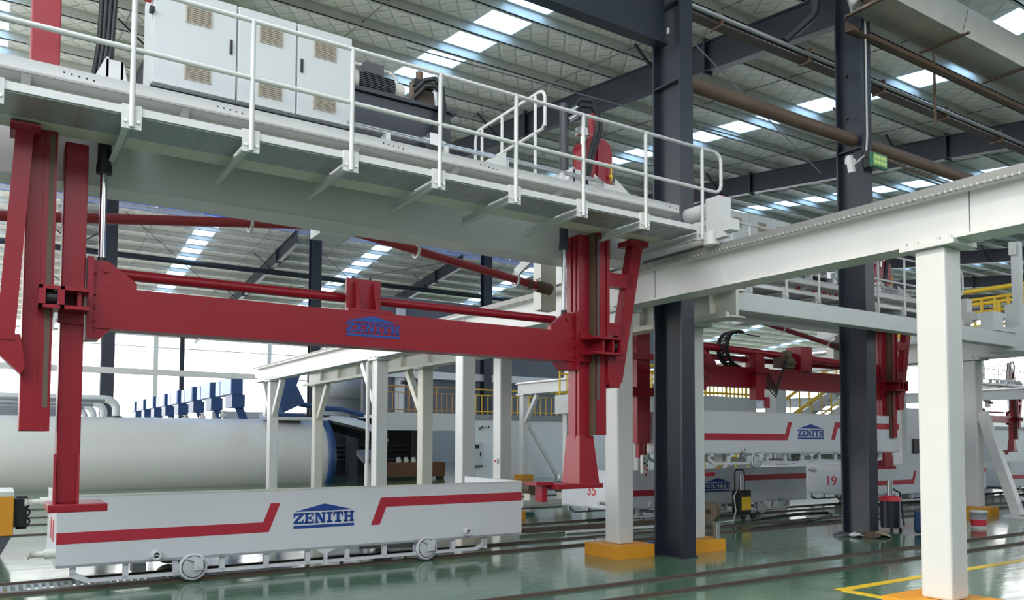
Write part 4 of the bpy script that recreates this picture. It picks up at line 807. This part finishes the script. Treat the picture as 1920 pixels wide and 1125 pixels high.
obj('arm', MB().tube([(13.05, 8.39, 6.85), (12.7, 8.35, 6.62), (12.5, 8.35, 6.58)], .018, 6), white, t); obj('body', MB().beam((12.42, 8.3, 6.68), (12.5, 8.3, 6.4), .08, .09, (0,1,0)), white, t); obj('clamp', MB().box(12.45, 12.62, 8.3, 8.4, 6.56, 6.66), white, t)
t = thing('paint_bucket', 'white plastic bucket with a red label near the orange footing', 'bucket', (16.1, 8.1, 0))
obj('pail', MB().revolve([(0, .125), (.3, .15), (.3, .16), (.33, .16), (.34, .155)], (16.1, 8.1, 0), (0, 0, 1), 20), white, t); obj('label', MB().revolve([(.05, .132), (.17, .1425)], (16.1, 8.1, 0), (0, 0, 1), 20), numred, t); obj('print_band', MB().revolve([(.2, .1455), (.235, .1483)], (16.1, 8.1, 0), (0, 0, 1), 20), mat('label_grey', (.3, .3, .35), .5), t)
t = thing('grease_pump', 'dark grease drum pump with a red lid beside the floodlight column', 'pump', (14.2, 8.75, 0))
obj('drum', MB().revolve([(0, .17), (.5, .18)], (14.2, 8.75, .06), (0, 0, 1), 20), mat('drum_black', (.02, .022, .03), .4), t); obj('lid', MB().revolve([(0, .19), (.06, .19), (.1, .1)], (14.2, 8.75, .56), (0, 0, 1), 20), numred, t); obj('pump_head', MB().cyl((14.2, 8.75, .66), (14.2, 8.75, .95), .05, 10), steel, t)
obj('hose', MB().tube([(14.25, 8.75, .8), (14.45, 8.7, .7), (14.5, 8.7, .4), (14.4, 8.6, .1)], .018, 6), black, t)
for a in (-.14, .14): obj('caster', MB().cyl((14.2+a, 8.62, .03), (14.2+a, 8.66, .03), .03, 8), black, t)
t = thing('blue_drum', 'scuffed blue plastic drum lying by the near right column', 'drum', (14.5, 7.9, 0))
obj('shell', MB().box(14.0, 14.75, 7.75, 8.2, .02, .42), mat('drum_blue', (.03, .07, .16), .45, var=.3, scale=6), t, bevel=.05); obj('tray', MB().box(13.9, 14.7, 7.6, 7.9, 0, .04), greyp, t); obj('spout', MB().cyl((13.75, 7.85, .12), (14.0, 7.9, .2), .07, 8), black, t)
t = thing('spray_pump', 'black and yellow spray pump on wheels in front of the cars', 'pump', (13.5, 11.75, 0))
obj('body', MB().box(13.35, 13.7, 11.6, 11.85, .12, .62), black, t, bevel=.03); obj('yellow_panel', MB().box(13.38, 13.66, 11.59, 11.6, .2, .48), yellow, t); obj('handle', MB().tube([(13.4, 11.8, .6), (13.4, 11.8, 1.0), (13.45, 11.8, 1.05), (13.65, 11.8, 1.05), (13.7, 11.8, 1.0), (13.7, 11.8, .6)], .018, 6), black, t)
obj('piston', MB().cyl((13.52, 11.72, .62), (13.52, 11.72, .95), .05, 8), steel, t); obj('hose', MB().tube([(13.35, 11.7, .6), (13.2, 11.65, .5), (13.2, 11.6, .2), (12.9, 11.4, .02), (12.2, 11.3, .02)], .014, 6), white, t)
for x in (13.4, 13.7): obj('caster', MB().cyl((x, 11.55, .06), (x, 11.6, .06), .06, 10), black, t)
t = thing('spare_cable_drum', 'brown drum half leaning in front of car 35', 'drum', (12.9, 12.05, 0))
obj('rim', MB().revolve([(0, .2), (.05, .21), (.05, .17), (.12, .17), (.12, .2), (.16, .2)], (12.8, 12.0, .17), (1, .25, .1), 18), mat('wheel_brown', (.3, .22, .17), .6), t); obj('hub', MB().cyl((12.76, 11.99, .17), (13.0, 12.05, .19), .05, 8), rust, t)
t = thing('helmet', 'blue hard hat on the floor behind the tall navy column', 'helmet', (8.3, 9.0, 0))
obj('dome', MB().revolve([(0, .15), (.06, .145), (.12, .11), (.16, .05), (.17, .01)], (8.33, 8.95, 0), (-.25, -.1, 1), 16), mat('helmet_blue', (.015, .06, .3), .3), t); obj('brim', MB().revolve([(0, .17), (.015, .17)], (8.33, 8.95, .0), (-.25, -.1, 1), 16), mat('helmet_blue', (.015, .06, .3), .3), t)
solo('steel_flask', MB().revolve([(0, .05), (.18, .05), (.19, .055), (.24, .055)], (9.35, 8.6, .18), (0, 0, 1), 14), steel, 'steel flask standing on the orange footing behind the navy column', 'flask')
t = thing('battery_box', 'grey battery box with a white lid beside the slanted prop', 'box', (19.9, 8.7, 0))
obj('case', MB().box(19.6, 20.3, 8.5, 8.9, 0, .34), greyd, t); obj('lid', MB().box(19.5, 20.4, 8.45, 8.95, .34, .4), white, t); obj('socket', MB().box(19.75, 19.85, 8.48, 8.5, .12, .2), cream, t)
for i, (x, y, s_, m_) in enumerate(((12.75, 8.5, .1, greyp), (12.9, 8.35, .13, rust), (13.15, 8.28, .12, mat('rag_tan', (.35, .27, .16), .9)), (12.6, 8.7, .09, greyd))):
    r_ = random.Random(i); mb = MB().revolve([(0, s_*1.4), (s_*.3, s_*1.3), (s_*.6, s_*.7), (s_*.75, s_*.15)], (x, y, 0), (r_.uniform(-.3,.3), .1, 1), 9)
    mb.v = [(v[0]+r_.uniform(-.03,.03), v[1]+r_.uniform(-.03,.03), max(0, v[2]+r_.uniform(-.02,.02))) for v in mb.v]
    solo('crumpled_rag', mb, m_, ['pale', 'rusty', 'tan', 'dark'][i]+' crumpled rag at the foot of the floodlight column', 'rag')
solo('white_cable', MB().tube([(7.95, 9.3, .02), (8.1, 9.6, .015), (8.0, 10.0, .015), (8.2, 10.1, .1), (8.25, 9.6, .2)], .012, 6), white, 'white cable curled on the floor behind the front footing', 'cable')
t = thing('roller_stand', 'low roller shaft stand on the floor left of car 35', 'roller stand', (12.3, 17.2, 0))
obj('base', MB().box(11.4, 13.0, 17.0, 17.25, 0, .12), cream, t)
for x in (11.7, 12.75): obj('bearing', MB().box(x-.1, x+.1, 17.0, 17.25, .12, .32), cream, t); obj('roller', MB().cyl((x, 16.95, .42), (x, 17.3, .42), .17, 14), rust, t)
obj('shaft', MB().cyl((11.7, 17.1, .42), (12.8, 17.1, .42), .04, 8), mat('copper_shaft', (.5, .25, .1), .4), t)
t = thing('floor_motor', 'grey floor motor just right of the front car end', 'motor', (11.2, 18.2, 0))
obj('body', MB().cyl((10.9, 18.2, .4), (11.6, 18.2, .4), .2, 14), greyp, t); obj('end_cap', MB().cyl((11.6, 18.2, .4), (11.7, 18.2, .4), .21, 14), greyd, t); obj('foot', MB().box(10.9, 11.5, 18.05, 18.35, 0, .22), greyp, t)
trim(MB().box(6.9, 10.2, 14.75, 15.0, 0, .06), mat('green_kerb', (.02, .1, .06), .5))
t = thing('transfer_cart', 'orange yellow transfer cart at the left edge beside the car', 'cart', (-.6, 13.4, 0))
obj('body', MB().box(-1.6, .26, 13.0, 14.2, .34, .88), orange, t, bevel=.01); obj('top_plate', MB().box(-1.6, .26, 13.0, 14.2, .88, .94), cream, t); obj('skirt', MB().prism([(-1.6, .08), (.12, .08), (.25, .34), (-1.6, .34)], 'y', 13.02, 14.1), greyd, t)
obj('drive_pack', MB().box(.26, .4, 13.1, 13.5, .45, .84).cyl((.36, 13.3, .4), (.36, 13.3, .86), .07, 10), black, t)
for k in range(3): obj('chain_guard', MB().tube(arc((.4, 13.3, .5+.13*k), .06, -90, 90, 6, 'xz'), .014, 5), black, t)
t = thing('switch_box', 'small white switch box on the column by the white wall', 'switch', (8.95, 14.3, 1.2)); obj('case', MB().box(8.93, 8.97, 14.3, 14.42, 1.18, 1.28), white, t); obj('knob', MB().cyl((8.93, 14.36, 1.23), (8.91, 14.36, 1.23), .025, 8), numred, t)
